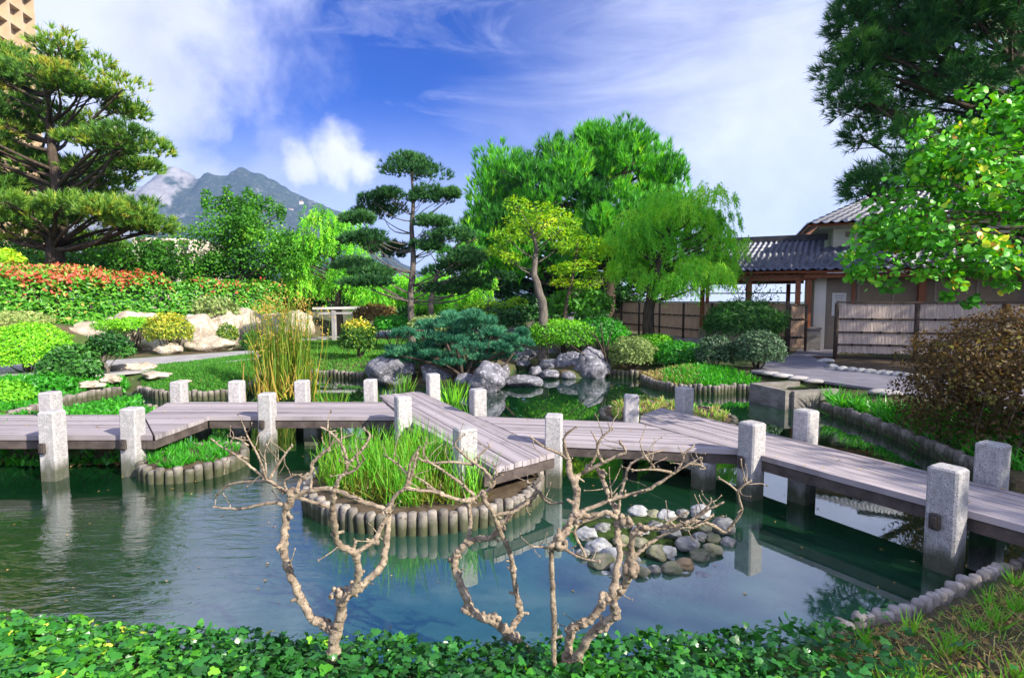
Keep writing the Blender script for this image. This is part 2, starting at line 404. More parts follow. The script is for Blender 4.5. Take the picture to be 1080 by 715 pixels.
def height(P):
    P = np.asarray(P, float)
    sd = sdist(P, POND)
    h = .16 + .24 * smooth(0, 1.2, sd)
    near = smooth(4.2, 3.0, P[:, 1]) * smooth(6, 3, np.abs(P[:, 0]))
    rg = smooth(1.2, 2.4, P[:, 0])                       # right bank is gentler than the ivy bank
    h = h + near * ((1 - rg) * .05 * smooth(0.0, .18, sd) + .10 * rg * smooth(.1, 1.4, sd))
    hl = hill(P) - .5
    h = h + (.95 * smooth(0, 1.0, hl) + .05 * np.clip(hl - 1, 0, 16)) * smooth(34, 26, P[:, 1])
    h = np.where(sd < .0, -.5 + .0 * sd, -.5 + (h + .5) * smooth(-.0, .10, sd))
    si = sdist(P, ISLET_L)
    h = np.maximum(h, np.where(si < .1, -.5 + .85 * smooth(.1, -.35, si), -9))
    far = np.hypot(P[:, 0], P[:, 1])
    return np.where(far > 60, .35, h)
def hz(x, y): return float(height(np.array([[x, y]]))[0])

# ------------------------------------------------------------------ ground sheet
def spaced(lo, hi, fine, a, b):
    v = list(np.arange(a, b + 1e-6, fine)); s = fine; x = v[-1]
    while x < hi: s *= 1.35; x += s; v.append(x)
    s = fine; x = v[0]
    while x > lo: s *= 1.35; x -= s; v.insert(0, x)
    return np.array(v)
gx = spaced(-2600, 2600, .09, -11.5, 9.5); gy = spaced(-300, 2400, .09, 2.1, 17.6)
XX, YY = np.meshgrid(gx, gy); GP = np.stack([XX.ravel(), YY.ravel()], 1); gh = height(GP)
gh = gh + np.where((np.hypot(GP[:, 0], GP[:, 1]) < 40) & (gh > 0), np.array([mnoise.noise(Vector((p[0] * 1.7, p[1] * 1.7, 0))) for p in GP]) * .02, 0)
nx, ny = len(gx), len(gy)
me = bpy.data.meshes.new('ground')
V3 = np.concatenate([GP, gh[:, None]], 1)
ii = (np.arange(ny - 1)[:, None] * nx + np.arange(nx - 1)[None]).ravel()
quad = np.stack([ii, ii + 1, ii + nx + 1, ii + nx], 1)
me.vertices.add(len(V3)); me.vertices.foreach_set('co', V3.ravel())
me.loops.add(quad.size); me.loops.foreach_set('vertex_index', quad.ravel())
me.polygons.add(len(quad)); me.polygons.foreach_set('loop_start', np.arange(len(quad)) * 4); me.update(calc_edges=True)
me.polygons.foreach_set('use_smooth', [True] * len(quad))
m, t = newmat('garden soil')
pos = t('ShaderNodeNewGeometry').outputs['Position']
z = t('ShaderNodeSeparateXYZ', {0: pos}).outputs[2]
soil = t.mix(t.ramp(t.noise(pos, 3, 6), [(.35, 0.), (.65, 1.)]), (.075, .055, .035), (.14, .11, .065))
soil = t.mix(t.ramp(t.noise(pos, 28, 4), [(.5, 0.), (.68, 1.)]), soil, (.17, .13, .07))
mossy = t.mix(t.ramp(t.noise(pos, 1.1, 5), [(.42, 0.), (.6, .8)]), soil, (.06, .11, .025))
mud = t.mix(t.ramp(t.noise(pos, 2.2, 6), [(.35, 0.), (.7, 1.)]), (.40, .52, .50), (.62, .70, .68))
front = t('ShaderNodeVectorMath', {0: pos, 1: (.3, 3.4, -.5)}, operation='DISTANCE').outputs['Value']
front = t.math('ADD', front, t.math('MULTIPLY', t.noise(pos, .9, 5), 1.6))
mud = t.mix(t('ShaderNodeMapRange', {'Value': front, 1: 4.6, 2: 2.2, 3: 0., 4: 1.}, interpolation_type='SMOOTHSTEP').outputs[0], tuple(v for v in (.10, .15, .09)), mud)
mud = t.mix(t.ramp(t.noise(pos, 6, 5), [(.55, 0.), (.7, .5)]), mud, (.10, .13, .08))
col = t.mix(t.ramp(z, [(0., 0.), (.04, 1.)]), mud, mossy)
bp = t('ShaderNodeBump', {'Strength': .5, 'Distance': .02, 'Height': t.noise(pos, 45, 6, .7)})
finish(t, t('ShaderNodeBsdfPrincipled', {'Base Color': col, 'Roughness': .9, 'Specular IOR Level': .15, 'Normal': bp.outputs[0]}).outputs[0])
go = link('ground', me, m); go['kind'] = 'structure'; go['label'] = 'garden ground of soil and moss around the pond'

# ------------------------------------------------------------------ water
m, t = newmat('pond water')
pos = t('ShaderNodeNewGeometry').outputs['Position']
w1 = t.noise(t('ShaderNodeMapping', {0: pos, 2: (0, 0, R(-28)), 3: (1.3, 4.2, 1)}).outputs[0], 2.4, 4, .55, .6)
w2 = t.noise(t('ShaderNodeMapping', {0: pos, 2: (0, 0, R(-28)), 3: (1, 2.6, 1)}).outputs[0], 9, 3, .5, .4)
area = t('ShaderNodeVectorMath', {0: pos, 1: (-3.2, 4.4, 0)}, operation='DISTANCE').outputs['Value']
calm = t('ShaderNodeMapRange', {'Value': area, 1: 2.8, 2: .5, 3: .012, 4: .7}, interpolation_type='SMOOTHSTEP').outputs[0]
hgt = t.math('MULTIPLY', t.math('ADD', w1, t.math('MULTIPLY', w2, .35)), calm)
bp = t('ShaderNodeBump', {'Strength': .35, 'Distance': .035, 'Height': hgt})
fres = t('ShaderNodeFresnel', {'IOR': 1.45, 'Normal': bp.outputs[0]}).outputs[0]
fres = t('ShaderNodeMapRange', {'Value': fres, 1: 0., 2: 1., 3: .235, 4: 1.0}).outputs[0]
murk = t.mix(t.ramp(t.noise(pos, .7, 5), [(.35, 0.), (.65, 1.)]), (.008, .066, .018), (.018, .115, .034))
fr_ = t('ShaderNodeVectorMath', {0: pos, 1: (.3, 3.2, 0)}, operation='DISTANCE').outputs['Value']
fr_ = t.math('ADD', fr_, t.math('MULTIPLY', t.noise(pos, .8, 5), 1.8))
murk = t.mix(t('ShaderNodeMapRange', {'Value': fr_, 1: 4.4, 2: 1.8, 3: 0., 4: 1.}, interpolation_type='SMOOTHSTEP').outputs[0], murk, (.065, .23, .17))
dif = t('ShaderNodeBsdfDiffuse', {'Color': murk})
tra = t('ShaderNodeBsdfTransparent', {'Color': (.58, .90, .70, 1)})
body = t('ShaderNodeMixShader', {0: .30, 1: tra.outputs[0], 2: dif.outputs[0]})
glo = t('ShaderNodeBsdfGlossy', {'Color': (.95, .97, 1, 1), 'Roughness': .015, 'Normal': bp.outputs[0]})
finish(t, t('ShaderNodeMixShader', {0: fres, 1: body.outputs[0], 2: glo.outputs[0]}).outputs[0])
mb = MB()
pz = [(-14, 2.2), (9, 2.2), (9, 19), (-14, 19)]
N_ = 24
vs = [(-14 + 23 * i / N_, 2.2 + 16.8 * j / N_, 0) for j in range(N_ + 1) for i in range(N_ + 1)]
mb.add(vs, [(j * (N_ + 1) + i, j * (N_ + 1) + i + 1, (j + 1) * (N_ + 1) + i + 1, (j + 1) * (N_ + 1) + i) for j in range(N_) for i in range(N_)])
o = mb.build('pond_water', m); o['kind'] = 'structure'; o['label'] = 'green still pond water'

# ------------------------------------------------------------------ shared materials
m_granite = surf('speckled granite', (.60, .575, .57), (.42, .40, .395), 22, .8, .8, 190, .25, (.16, .15, .15), 120, (.52, .64), bdist=.008, wet=.24, rnd=.14)
m_pile = surf('weathered grey pile', (.36, .32, .28), (.19, .165, .145), 9, .85, .8, 60, .2, (.10, .085, .07), 22, (.55, .72), wet=.17, rnd=.38)
m_rock = surf('grey boulder', (.25, .245, .285), (.12, .12, .14), 5, .85, .9, 20, .25, (.46, .44, .49), 11, (.54, .66), bdist=.05)
m_pale = surf('pale warm boulder', (.58, .49, .39), (.36, .29, .22), 3.2, .85, .8, 14, .2, (.66, .60, .52), 9, (.52, .7), bdist=.05)
m_peb = surf('pond stone', (.27, .265, .25), (.13, .13, .12), 11, .7, .7, 50, .35, (.42, .42, .42), 26, (.56, .7))
m_pebw = surf('pale stone', (.46, .46, .46), (.24, .24, .24), 16, .8, .7, 50, .3, (.12, .13, .08), 22, (.6, .74))
m_pebb = surf('mossy stone', (.13, .15, .07), (.25, .23, .17), 12, .85, .5, 60, .2)
m_pebo = surf('ochre stone', (.36, .25, .14), (.26, .19, .12), 10, .7, .4, 60, .3)
m_bark = surf('brown bark', (.11, .08, .06), (.055, .042, .032), 12, .9, .9, 30, .15, bdist=.03, stretch=(1, 1, .3))
m_barkg = surf('grey bark', (.20, .17, .145), (.10, .085, .072), 12, .9, .9, 28, .15, bdist=.03, stretch=(1, 1, .35))
m_fig = surf('pale knobbly bark', (.50, .40, .29), (.24, .18, .13), 17, .9, 1.0, 170, .15, (.10, .07, .05), 75, (.53, .68), bdist=.008, stretch=(1, 1, 1.6))
m_soil = surf('dark bed soil', (.07, .05, .033), (.12, .09, .06), 9, .95, .7, 50, .1)
m_pave = surf('purple grey paving', (.20, .19, .225), (.14, .135, .165), 2.2, .85, .25, 40, .25, (.26, .25, .28), 30, (.6, .75))
m_palepath = surf('pale paving', (.42, .40, .40), (.28, .265, .26), 2.5, .9, .3, 50, .2)
m_conc = surf('stained concrete', (.27, .25, .23), (.15, .135, .12), 3.5, .85, .4, 40, .25, stretch=(1, 1, 2.5))
m_metal = surf('dark bronze fitting', (.07, .05, .04), (.03, .025, .022), 30, .45, .2, 80, .5)
m_moss = surf('wet moss', (.07, .12, .025), (.03, .05, .015), 22, .95, .9, 90, .1, bdist=.03)
def wood(name, a, b, rough=.75, sc=1.0):
    m, t = newmat(name)
    uv = t('ShaderNodeTexCoord').outputs['UV']
    gr = t.noise(t('ShaderNodeMapping', {0: uv, 3: (1.2 * sc, 38 * sc, 1)}).outputs[0], 1.6, 7, .65, .3)
    br = t.noise(t('ShaderNodeMapping', {0: uv, 3: (.12, 7.1, 1)}).outputs[0], 1.0, 2)
    col = t.mix(t.ramp(gr, [(.3, 0.), (.7, 1.)]), a, b)
    col = t.mix(t.ramp(br, [(.35, 0.), (.62, .9)]), col, tuple(min(1, 1.5 * v) for v in a))
    st = t.noise(t('ShaderNodeMapping', {0: uv, 3: (1.5, 4, 1)}).outputs[0], 1.3, 5)
    col = t.mix(t.ramp(st, [(.55, 0.), (.75, .55)]), col, tuple(.5 * v for v in b))
    bp = t('ShaderNodeBump', {'Strength': .5, 'Distance': .006, 'Height': gr})
    finish(t, t('ShaderNodeBsdfPrincipled', {'Base Color': col, 'Roughness': rough, 'Specular IOR Level': .3, 'Normal': bp.outputs[0]}).outputs[0]); return m
m_deck = wood('weathered deck boards', (.315, .275, .285), (.14, .118, .122), .7)
m_beam = surf('old bridge timber', (.12, .095, .085), (.065, .05, .045), 8, .8, .6, 40, .25, stretch=(1, 1, 1))

# ------------------------------------------------------------------ plank bridge
ZD = .48
def clip(poly, n, d, keep):      # half plane n.p <= d (keep=1) or >= d (keep=-1)
    out = []
    for i in range(len(poly)):
        a, b = poly[i], poly[(i + 1) % len(poly)]
        fa, fb = keep * (a @ n - d), keep * (b @ n - d)
        if fa <= 0: out.append(a)
        if fa * fb < 0: out.append(a + (b - a) * fa / (fa - fb))
    return out
def deck_section(poly, direction, parent, zt=ZD, w=.118, th=.055):
    poly = [np.array(p, float) for p in poly]
    dv = np.array(direction, float); dv /= np.linalg.norm(dv); nv = np.array([-dv[1], dv[0]])
    vals = [p @ nv for p in poly]; lo, hi = min(vals), max(vals)
    k = max(1, round((hi - lo) / w)); w = (hi - lo) / k
    mb = MB(); mb.uv = []
    for i in range(k):
        pc = clip(clip(poly, nv, lo + i * w + .004, -1), nv, lo + (i + 1) * w - .004, 1)
        if len(pc) < 3: continue
        zo = zt + random.uniform(-.003, .003); us = random.uniform(0, 50)
        ar = sum(pc[q][0] * pc[(q + 1) % len(pc)][1] - pc[(q + 1) % len(pc)][0] * pc[q][1] for q in range(len(pc)))
        if ar < 0: pc = pc[::-1]
        mb.prism([tuple(p) for p in pc], zo - th, zo)
        mb.uv += [(p @ dv + us, p @ nv + i * .37) for p in pc] * 2
    mb.build('deck_section', m_deck, parent)
    return poly, dv, nv, lo, hi
bridge = thing('plank_bridge', 'zigzag bridge of weathered grey planks crossing the pond between granite posts', 'bridge', (0, 7, ZD))
def GD(px, py): return g(px, py, ZD)[:2]
pA = [GD(-90, 459.5), GD(161, 459.5), GD(150, 437.3), GD(-90, 437.3)]
pC = [GD(163.5, 459.5), GD(220, 439.5), GD(422, 439.5), GD(404, 424), GD(178, 424), GD(152, 437.3)]
pD = [GD(400, 417), GD(442, 412.5), GD(585, 477.5), GD(521, 494), GD(427, 440)]
pE = [GD(501, 438.6), GD(673, 445.6), GD(779, 474.3), GD(560.5, 465)]
fa, fb = GD(807, 454.3), GD(1021, 506); fd = (fb - fa) / np.linalg.norm(fb - fa)
ga_, gb_ = GD(806, 481.6), GD(1019, 538); gd = (gb_ - ga_) / np.linalg.norm(gb_ - ga_)
pF = [GD(676, 438), GD(697, 429.8), fb + fd * 1.9, gb_ + gd * 1.9, GD(781, 474.6), GD(675, 445.2)]
dD = GD(580, 477.5) - GD(444, 414)
SEC = [(pA, (1, 0)), (pC, (1, 0)), (pD, dD), (pE, GD(779, 474.3) - GD(560, 465)), (pF, fd)]
for p, d_ in SEC: deck_section(p, d_, bridge)
def edge_beam(a, b, off=0.06, z=ZD - .115, w=.09, h=.10):
    a = np.array(a, float); b = np.array(b, float); d_ = (b - a) / np.linalg.norm(b - a); n_ = np.array([-d_[1], d_[0]])
    a = a + n_ * off; b = b + n_ * off
    mb = MB(); mb.bar((*a, z), (*b, z), w, h); mb.build('edge_beam', m_beam, bridge)
edge_beam(pA[0], pA[1]); edge_beam(pA[2], pA[3])
edge_beam(pC[0], pC[1]); edge_beam(pC[1], pC[2]); edge_beam(pC[3], pC[4])
edge_beam(pD[4], pD[3], -.06); edge_beam(pD[1], pD[2], -.06); edge_beam(pD[3], pD[2], .05)
edge_beam(pE[3], pE[2], .06); edge_beam(pE[0], pE[1], -.06)
edge_beam(pF[4], pF[3], .06); edge_beam(pF[1], pF[2], -.06)

# ------------------------------------------------------------------ granite posts
def post_mesh():
    mb = MB(); mb.box((0, 0, .16), (.198, .198, 1.32), 0, .016); return mb
post_proto_me = None
def post(px, py, d_, label, lamp=False):
    global post_proto_me
    p = g(px, py, .82); rz = math.atan2(d_[1], d_[0])
    t_ = thing('granite_post', label, 'post', (p[0], p[1], 0), rz, 'granite posts along the plank bridge')
    if post_proto_me is None:
        o = post_mesh().build('shaft', m_granite, t_, local=True); post_proto_me = o.data
    else:
        o = bpy.data.objects.new('shaft', post_proto_me); C.objects.link(o); o.parent = t_
    o.scale = (random.uniform(.96, 1.05), random.uniform(.96, 1.05), 1)
    o.rotation_euler = (random.uniform(-.012, .012), random.uniform(-.012, .012), 0)
    if lamp:
        mb = MB(); mb.box((-.02, -.13, .40), (.075, .035, .13), 0, .01); mb.box((-.02, -.152, .40), (.045, .02, .09), 0, .006)
        mb.build('light_box', m_metal, t_, local=True)
    return t_
dE = SEC[3][1]
post(54, 433, (1, 0), 'nearer granite post, with a dark light box, of the pair at the far left', True)
post(53, 413, (1, 0), 'farther granite post half hidden behind another at the far left end of the bridge')
post(138, 430, (1, 0), 'granite post with a dark light box beside the small round islet', True)
post(188, 402, (1, 0), 'leftmost granite post behind the deck in front of the low lawn')
post(249, 401.5, (1, 0), 'granite post behind the deck just left of the tall reeds')
post(281, 414.5, (1, 0), 'granite post with a dark light box in front of the tall reeds', True)
post(319, 401, (1, 0), 'granite post behind the deck on the right edge of the tall reeds')
post(391, 400, (1, 0), 'granite post in front of the big purple grey boulder at the corner of the deck')
post(425, 418, dD, 'granite post standing at the back corner of the iris islet')
post(457, 394, dD, 'farthest granite post at the top of the diagonal deck section')
post(490, 451, dD, 'granite post standing among the iris leaves beside the diagonal deck')
post(504, 410, dD, 'granite post right of the diagonal deck in front of the dark rounded boulder')
post(584, 437, dE, 'granite post at the low end of the diagonal deck behind the bare twigs')
post(666, 416.5, dE, 'granite post on the left of the planted ring behind the bridge')
post(722, 408.5, fd, 'granite post with the planted ring around its foot at the bridge peak')
post(793, 445, fd, 'granite post with a dark light box in front of the deck at the right bend', True)
post(850, 432, fd, 'granite post behind the right deck in front of the concrete basin')
post(1001, 492, fd, 'largest nearest granite post with a dark light box and mossy foot', True)
post(1047, 467, fd, 'granite post behind the deck at the right edge beside the brown maple')
# short stone piers under the deck
def pier(x, y, rz, label, zt=ZD - .17, s=.2):
    mb = MB(); mb.box((0, 0, (zt - .5) / 2), (s, s, zt + .5), rz, .012)
    o = mb.build('stone_pier', m_granite, loc=(0, 0, 0)); o.location = (x, y, 0); tag(o, label, 'pier', 'stone piers under the bridge')
q = g(745, 517, 0); pier(q[0], q[1] + .1, math.atan2(fd[1], fd[0]), 'short stone pier carrying the bend of the deck on the right')
q = g(236, 478, 0); pier(q[0], q[1] + .5, 0, 'short stone pier in shadow under the deck left of the reeds')
q = g(316, 478, 0); pier(q[0], q[1] + .5, 0, 'short stone pier in shadow under the deck right of the lit post')
q = g(862, 540, 0); pier(q[0], q[1] + .3, math.atan2(fd[1], fd[0]), 'short stone pier under the long right deck')
q = g(404, 470, 0); pier(q[0], q[1] + .3, 0, 'short stone pier behind the iris islet under the deck corner')
q = g(196, 474, 0); pier(q[0], q[1] + .4, 0, 'short stone pier under the deck behind the small round islet')

# ------------------------------------------------------------------ palisade edgings
pile_me = {}
def pile_mesh(r, zt, k, mat=None):
    key = (round(r, 3), round(zt, 2), k, mat.name if mat else '')
    if key not in pile_me:
        mb = MB(); q = np.random.default_rng(k + 5)
        rr = r * q.uniform(.88, 1.06); zt = zt + q.uniform(-.022, .012)
        mb.lathe([(rr * 1.0, -.4), (rr * 1.0, 0), (rr * 1.02, zt - .02), (rr * .86, zt), (rr * .5, zt + .004)], 10)
        me = bpy.data.meshes.new('pile'); me.from_pydata(mb.v, [], mb.f); me.update(); me.materials.append(mat or m_pile)
        me.polygons.foreach_set('use_smooth', [True] * len(me.polygons))
        pile_me[key] = me
    return pile_me[key]
def edging(line, r, zt, label, closed=False, group='palisade edgings round the pond', parent=None, mat=None):
    line = [np.array(p[:2], float) for p in line]
    if closed: line = line + [line[0]]
    seg = [np.linalg.norm(line[i + 1] - line[i]) for i in range(len(line) - 1)]; L = sum(seg)
    n = int(L / (2 * r * .99))
    if n > 100: r = L / 100 / 2 / .99; n = 100
    t_ = parent
    if t_ is None:
        c = line[len(line) // 2]; t_ = thing('pile_edging', label, 'edging', (c[0], c[1], 0), 0, group)
    org = wloc(t_)
    for i in range(n):
        s_ = L * (i + .5) / n; j = 0
        while s_ > seg[j] and j < len(seg) - 1: s_ -= seg[j]; j += 1
        p = line[j] + (line[j + 1] - line[j]) * s_ / seg[j]
        o = bpy.data.objects.new('pile', pile_mesh(r, zt, random.randint(0, 4), mat)); C.objects.link(o); o.parent = t_
        o.location = (p[0] - org[0] + random.uniform(-.006, .006), p[1] - org[1] + random.uniform(-.006, .006), random.uniform(-.022, .016)); o.rotation_euler = (random.uniform(-.06, .06), random.uniform(-.06, .06), random.uniform(0, 6))
    return t_
m_stub = surf('pale worn stub', (.56, .50, .46), (.36, .32, .29), 16, .85, .8, 70, .2, (.2, .18, .15), 30, (.58, .75), wet=.06, rnd=.3)
edging(ER1[:-1], .04, .15, 'low pale stub edging along the dry grass bank at the bottom right', mat=m_stub)
edging(ER2[1:], .055, .21, 'palisade edging below the strappy green plants on the right bank')
edging(ER3, .052, .21, 'curved palisade edging left of the concrete basin')
edging(ER4, .06, .21, 'short straight palisade edging beside the large pale boulder')
edging(ER5, .062, .2, 'far palisade edging along the sunlit lawn behind the reeds')
edging(ER6, .055, .2, 'curved palisade edging round the shaded lawn behind the left deck')
edging(ER7, .06, .2, 'palisade edging in front of the round clipped bush at the left')
edging([(-6.75, 10.0), (-7.2, 9.4), (-7.45, 8.6)], .05, .17, 'short run of edging on the left islet behind the deck')
def ellipse(c, rx, ry, n=48): return [(c[0] + rx * math.cos(2 * PI * k / n), c[1] + ry * math.sin(2 * PI * k / n)) for k in range(n)]
def islet(c, rx, ry, r, zt, label):
    t_ = thing('round_islet', label, 'islet', (c[0], c[1], 0), 0, 'round planted islets ringed with piles')
    edging(ellipse(c, rx, ry), r, zt, None, True, parent=t_)
    mb = MB(); n = 40; rings = 6; vs = []
    for j in range(rings + 1):
        q_ = 1 - j / rings
        for k in range(n):
            a = 2 * PI * k / n; x, y = c[0] + (rx - r * .3) * q_ * math.cos(a), c[1] + (ry - r * .3) * q_ * math.sin(a)
            vs.append((x, y, zt - .03 + .05 * (1 - q_ * q_) + .02 * mnoise.noise(Vector((x * 5, y * 5, 1)))))
    mb.add(vs, [(j * n + k, j * n + (k + 1) % n, (j + 1) * n + (k + 1) % n, (j + 1) * n + k) for j in range(rings) for k in range(n)])
    mb.build('soil', m_soil, t_, True); return t_
IS1 = (-.95, 5.78); islet(IS1, 1.27, 1.12, .047, .2, 'largest round islet ringed with grey piles and full of iris leaves')
IS2 = (-4.02, 6.62); islet(IS2, .56, .60, .05, .17, 'smallest round islet ringed with pale piles beside the left posts')
IS3 = (2.72, 9.25); islet(IS3, 1.12, 1.15, .05, .13, 'low round islet half hidden behind the peak of the right deck')

# ------------------------------------------------------------------ paths
def sheet(name, poly, z, mat, kind='structure', label=None):
    mb = MB(); mb.prism([tuple(p[:2]) for p in poly], z - .05, z); o = mb.build(name, mat)
    o['kind'] = kind
    if label: o['label'] = label
    return o
zp = .425
sheet('path_paved', [G(792, 391, zp), G(830, 396, zp), G(870, 402, zp), G(940, 412, zp), G(1000, 424, zp), G(1120, 446, zp), G(1180, 425, zp), G(965, 394, zp), G(900, 387, zp), G(876, 381, zp), G(883, 372, zp), G(900, 366, zp), G(846, 364, zp), G(838, 372, zp), G(812, 380, zp)], zp, m_pave, label='purple grey paved path in front of the bamboo fence')
sheet('path_pale', [G(-60, 407, zp), G(60, 398, zp), G(130, 393, zp), G(200, 386.5, zp), G(268, 378, zp), G(300, 372, zp), G(264, 369.5, zp), G(200, 374, zp), G(110, 380, zp), G(-60, 388, zp)], zp, m_palepath, label='pale path in front of the rock wall')
sheet('path_far', [G(270, 360, zp), G(330, 358, zp), G(420, 353, zp), G(420, 347, zp), G(310, 349, zp), G(262, 352, zp)], zp, m_palepath, label='pale path crossing behind the lawn')
# ------------------------------------------------------------------ low plants
def poly_pts(poly, n):
    poly = np.array([p[:2] for p in poly], float); lo, hi = poly.min(0), poly.max(0); out = []
    tot = 0
    while tot < n:
        q = rng.uniform(lo, hi, (n * 2, 2)); q = q[sdist(q, poly) < 0]; out.append(q); tot += len(q)
    return np.concatenate(out)[:n]
def on_ground(q, dz=0.0):
    return np.concatenate([q, (height(q) + dz)[:, None]], 1)
GREEN = [(0, (.012, .045, .008)), (.45, (.03, .115, .012)), (.8, (.07, .21, .02)), (1, (.16, .28, .03))]
m_ivy = leafmat('ivy leaves', [(0, (.012, .05, .014)), (.5, (.022, .115, .022)), (.8, (.06, .21, .02)), (.93, (.16, .33, .03)), (1, (.42, .42, .06))], .22, .32, .5)
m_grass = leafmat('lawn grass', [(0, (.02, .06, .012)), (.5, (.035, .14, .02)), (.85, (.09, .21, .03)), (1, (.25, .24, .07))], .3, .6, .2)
m_dry = leafmat('dry grass', [(0, (.07, .05, .025)), (.35, (.21, .16, .085)), (.6, (.33, .27, .13)), (.72, (.13, .22, .04)), (1, (.09, .30, .03))], .3, .6, .2)
m_iris = leafmat('iris leaves', [(0, (.10, .085, .02)), (.2, (.10, .13, .02)), (.55, (.055, .21, .02)), (1, (.16, .36, .03))], .35, .45, .35)
m_strap = leafmat('strappy leaves', [(0, (.015, .09, .012)), (.5, (.03, .18, .015)), (1, (.075, .32, .025))], .35, .4, .4)
m_reed = leafmat('reed stems', [(0, (.04, .10, .012)), (.4, (.12, .17, .02)), (.65, (.26, .19, .04)), (1, (.38, .23, .09))], .3, .55, .25)
m_lit = leafmat('leaf litter', [(0, (.08, .045, .025)), (.5, (.19, .11, .05)), (1, (.38, .25, .12))], .2, .7, .2)

lv = LV('ivy')
q = np.stack([rng.uniform(-4.6, 2.5, 40000), rng.uniform(1.45, 3.7, 40000)], 1)
sd = sdist(q, POND); q = q[(sd > -.03) & (sd < 1.35) & (q[:, 0] < 1.5 + rng.normal(size=len(q)) * .35)][:21000]
sd = sdist(q, POND); n = len(q)
lump = np.array([mnoise.fractal(Vector((p[0] * 2.2, p[1] * 2.2, 3)), 1, 2, 3) for p in q])
P = np.concatenate([q, (.03 + np.maximum(height(q + np.array([0, -.05])), .06) + rng.uniform(0, .09, n) + .04 * lump)[:, None]], 1)
P[:, 2] -= np.where(sd < .08, rng.uniform(0, .22, n), 0); P[:, 2] = np.maximum(P[:, 2], .01)
N = norm(np.array([0, .28, .8]) + rng.normal(size=(n, 3)) * .5)
D = norm(np.concatenate([rng.normal(size=(n, 1)), rng.normal(size=(n, 1)) * .7 + .35, rng.normal(size=(n, 1)) * .25 - .2], 1))
s = rng.uniform(.4, 1.25, n) * .046
patchy = np.array([mnoise.noise(Vector((p[0] * .9, p[1] * 1.4, 9))) for p in q])
lv.add(P, D, N, s, s * .95, .33 + .25 * patchy + rng.normal(size=n) * .19 + .24 * smooth(-.8, -2.6, q[:, 0]))  # tint rises towards the left: sunlight put into the leaf colour
tag(lv.build('ivy', m_ivy), 'glossy dark green ivy covering the near bank of the pond', 'ivy', kind='stuff')

def grass(name, label, cat, poly, n, h, w, mat, tint=.5, lean=.35, dz=0.0, zfun=None, clump=0, tmpl='blade', tv=.2, avoid=None):
    q = poly_pts(poly, n)
    if clump:
        cen = poly_pts(poly, clump); q = cen[rng.integers(0, clump, n)] + rng.normal(size=(n, 2)) * h * .16
        q = q[sdist(q, [p[:2] for p in poly]) < 0]; n = len(q)
    if avoid is not None: q = q[sdist(q, avoid) > .05]; n = len(q)
    P = on_ground(q, dz) if zfun is None else np.concatenate([q, zfun(q)[:, None]], 1)
    D = norm(np.concatenate([rng.normal(size=(n, 2)) * lean, np.ones((n, 1))], 1))
    lv = LV(tmpl); lv.add(P, D, norm(rdir(n) * np.array([1, 1, .2])), h * rng.uniform(.45, 1.25, n), w, tint + rng.normal(size=n) * tv)
    o = lv.build(name, mat); return tag(o, label, cat, kind='stuff')
lawnA = [G(150, 404, .3), G(190, 409, .3), G(240, 408, .3), G(260, 403, .3), G(272, 391, .3), G(268, 377, .3), G(200, 386, .3), G(148, 392, .3)]
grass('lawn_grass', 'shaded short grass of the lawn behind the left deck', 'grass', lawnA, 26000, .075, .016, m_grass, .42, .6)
lawnB = [G(276, 386, .35), G(320, 387, .35), G(384, 390, .35), G(440, 388, .35), G(470, 372, .35), G(440, 358, .4), G(300, 361, .4), G(272, 372, .4)]
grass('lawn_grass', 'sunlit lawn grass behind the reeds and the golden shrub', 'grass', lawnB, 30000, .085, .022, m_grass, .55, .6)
bankA = [(-13.5, 8.8), (-9.0, 8.9), G(36, 424, .25), G(71, 414, .25), G(120, 404, .25), G(135, 402, .3), G(130, 394, .4), G(-60, 404, .4)]
grass('ground_cover', 'low green ground cover on the bank left of the water spout', 'ground cover', bankA, 15000, .13, .05, m_strap, .45, .8)
grass('ground_cover', 'green ground cover on the left islet under the bridge', 'ground cover', ISLET_L, 5000, .13, .05, m_strap, .4, .8, zfun=lambda q: np.maximum(height(q), .02))
lv = LV('kite'); q = poly_pts([(-9.5, 6.7), (-5, 6.65), (-5, 7.4), (-9.3, 7.3)], 900); P = on_ground(q, .02); P[:, 2] = np.maximum(P[:, 2], .03); n = len(q)
lv.add(P, norm(rdir(n) * np.array([1, 1, .2])), norm(np.array([0, 0, 1.]) + rdir(n) * .5), .07, .05, rng.uniform(0, 1, n))
tag(lv.build('fallen_leaves', m_lit), 'brown fallen leaves on the islet shore under the left deck', 'leaf litter', kind='stuff')
bankR = [(1.35, 1.9), (5.5, 1.9), (6.3, 4.9), (5.2, 4.8), (4.6, 4.25)] + [tuple(np.array(p) + np.array([.12, -.16])) for p in ER1[:6][::-1]] + [(1.75, 2.9)]
grass('bank_grass', 'dry straw and green grass tufts on the bank at the bottom right', 'grass', bankR, 9500, .085, .007, m_dry, .42, 1.5, tv=.25)
grass('bank_grass', 'fresh green grass tufts among the straw at the bottom right', 'grass', bankR, 2600, .13, .008, m_dry, .9, .5, clump=90, tv=.1)
lv = LV('kite'); q = poly_pts(bankR, 2600); P = on_ground(q, .015); n = len(q)
lv.add(P, norm(rdir(n) * np.array([1, 1, .2])), norm(np.array([0, 0, 1.]) + rdir(n) * .6), .035 * rng.uniform(.5, 1.3, n), .022, rng.uniform(0, 1, n))
tag(lv.build('fallen_leaves', m_lit), 'brown leaf litter under the dry grass at the bottom right', 'leaf litter', kind='stuff')
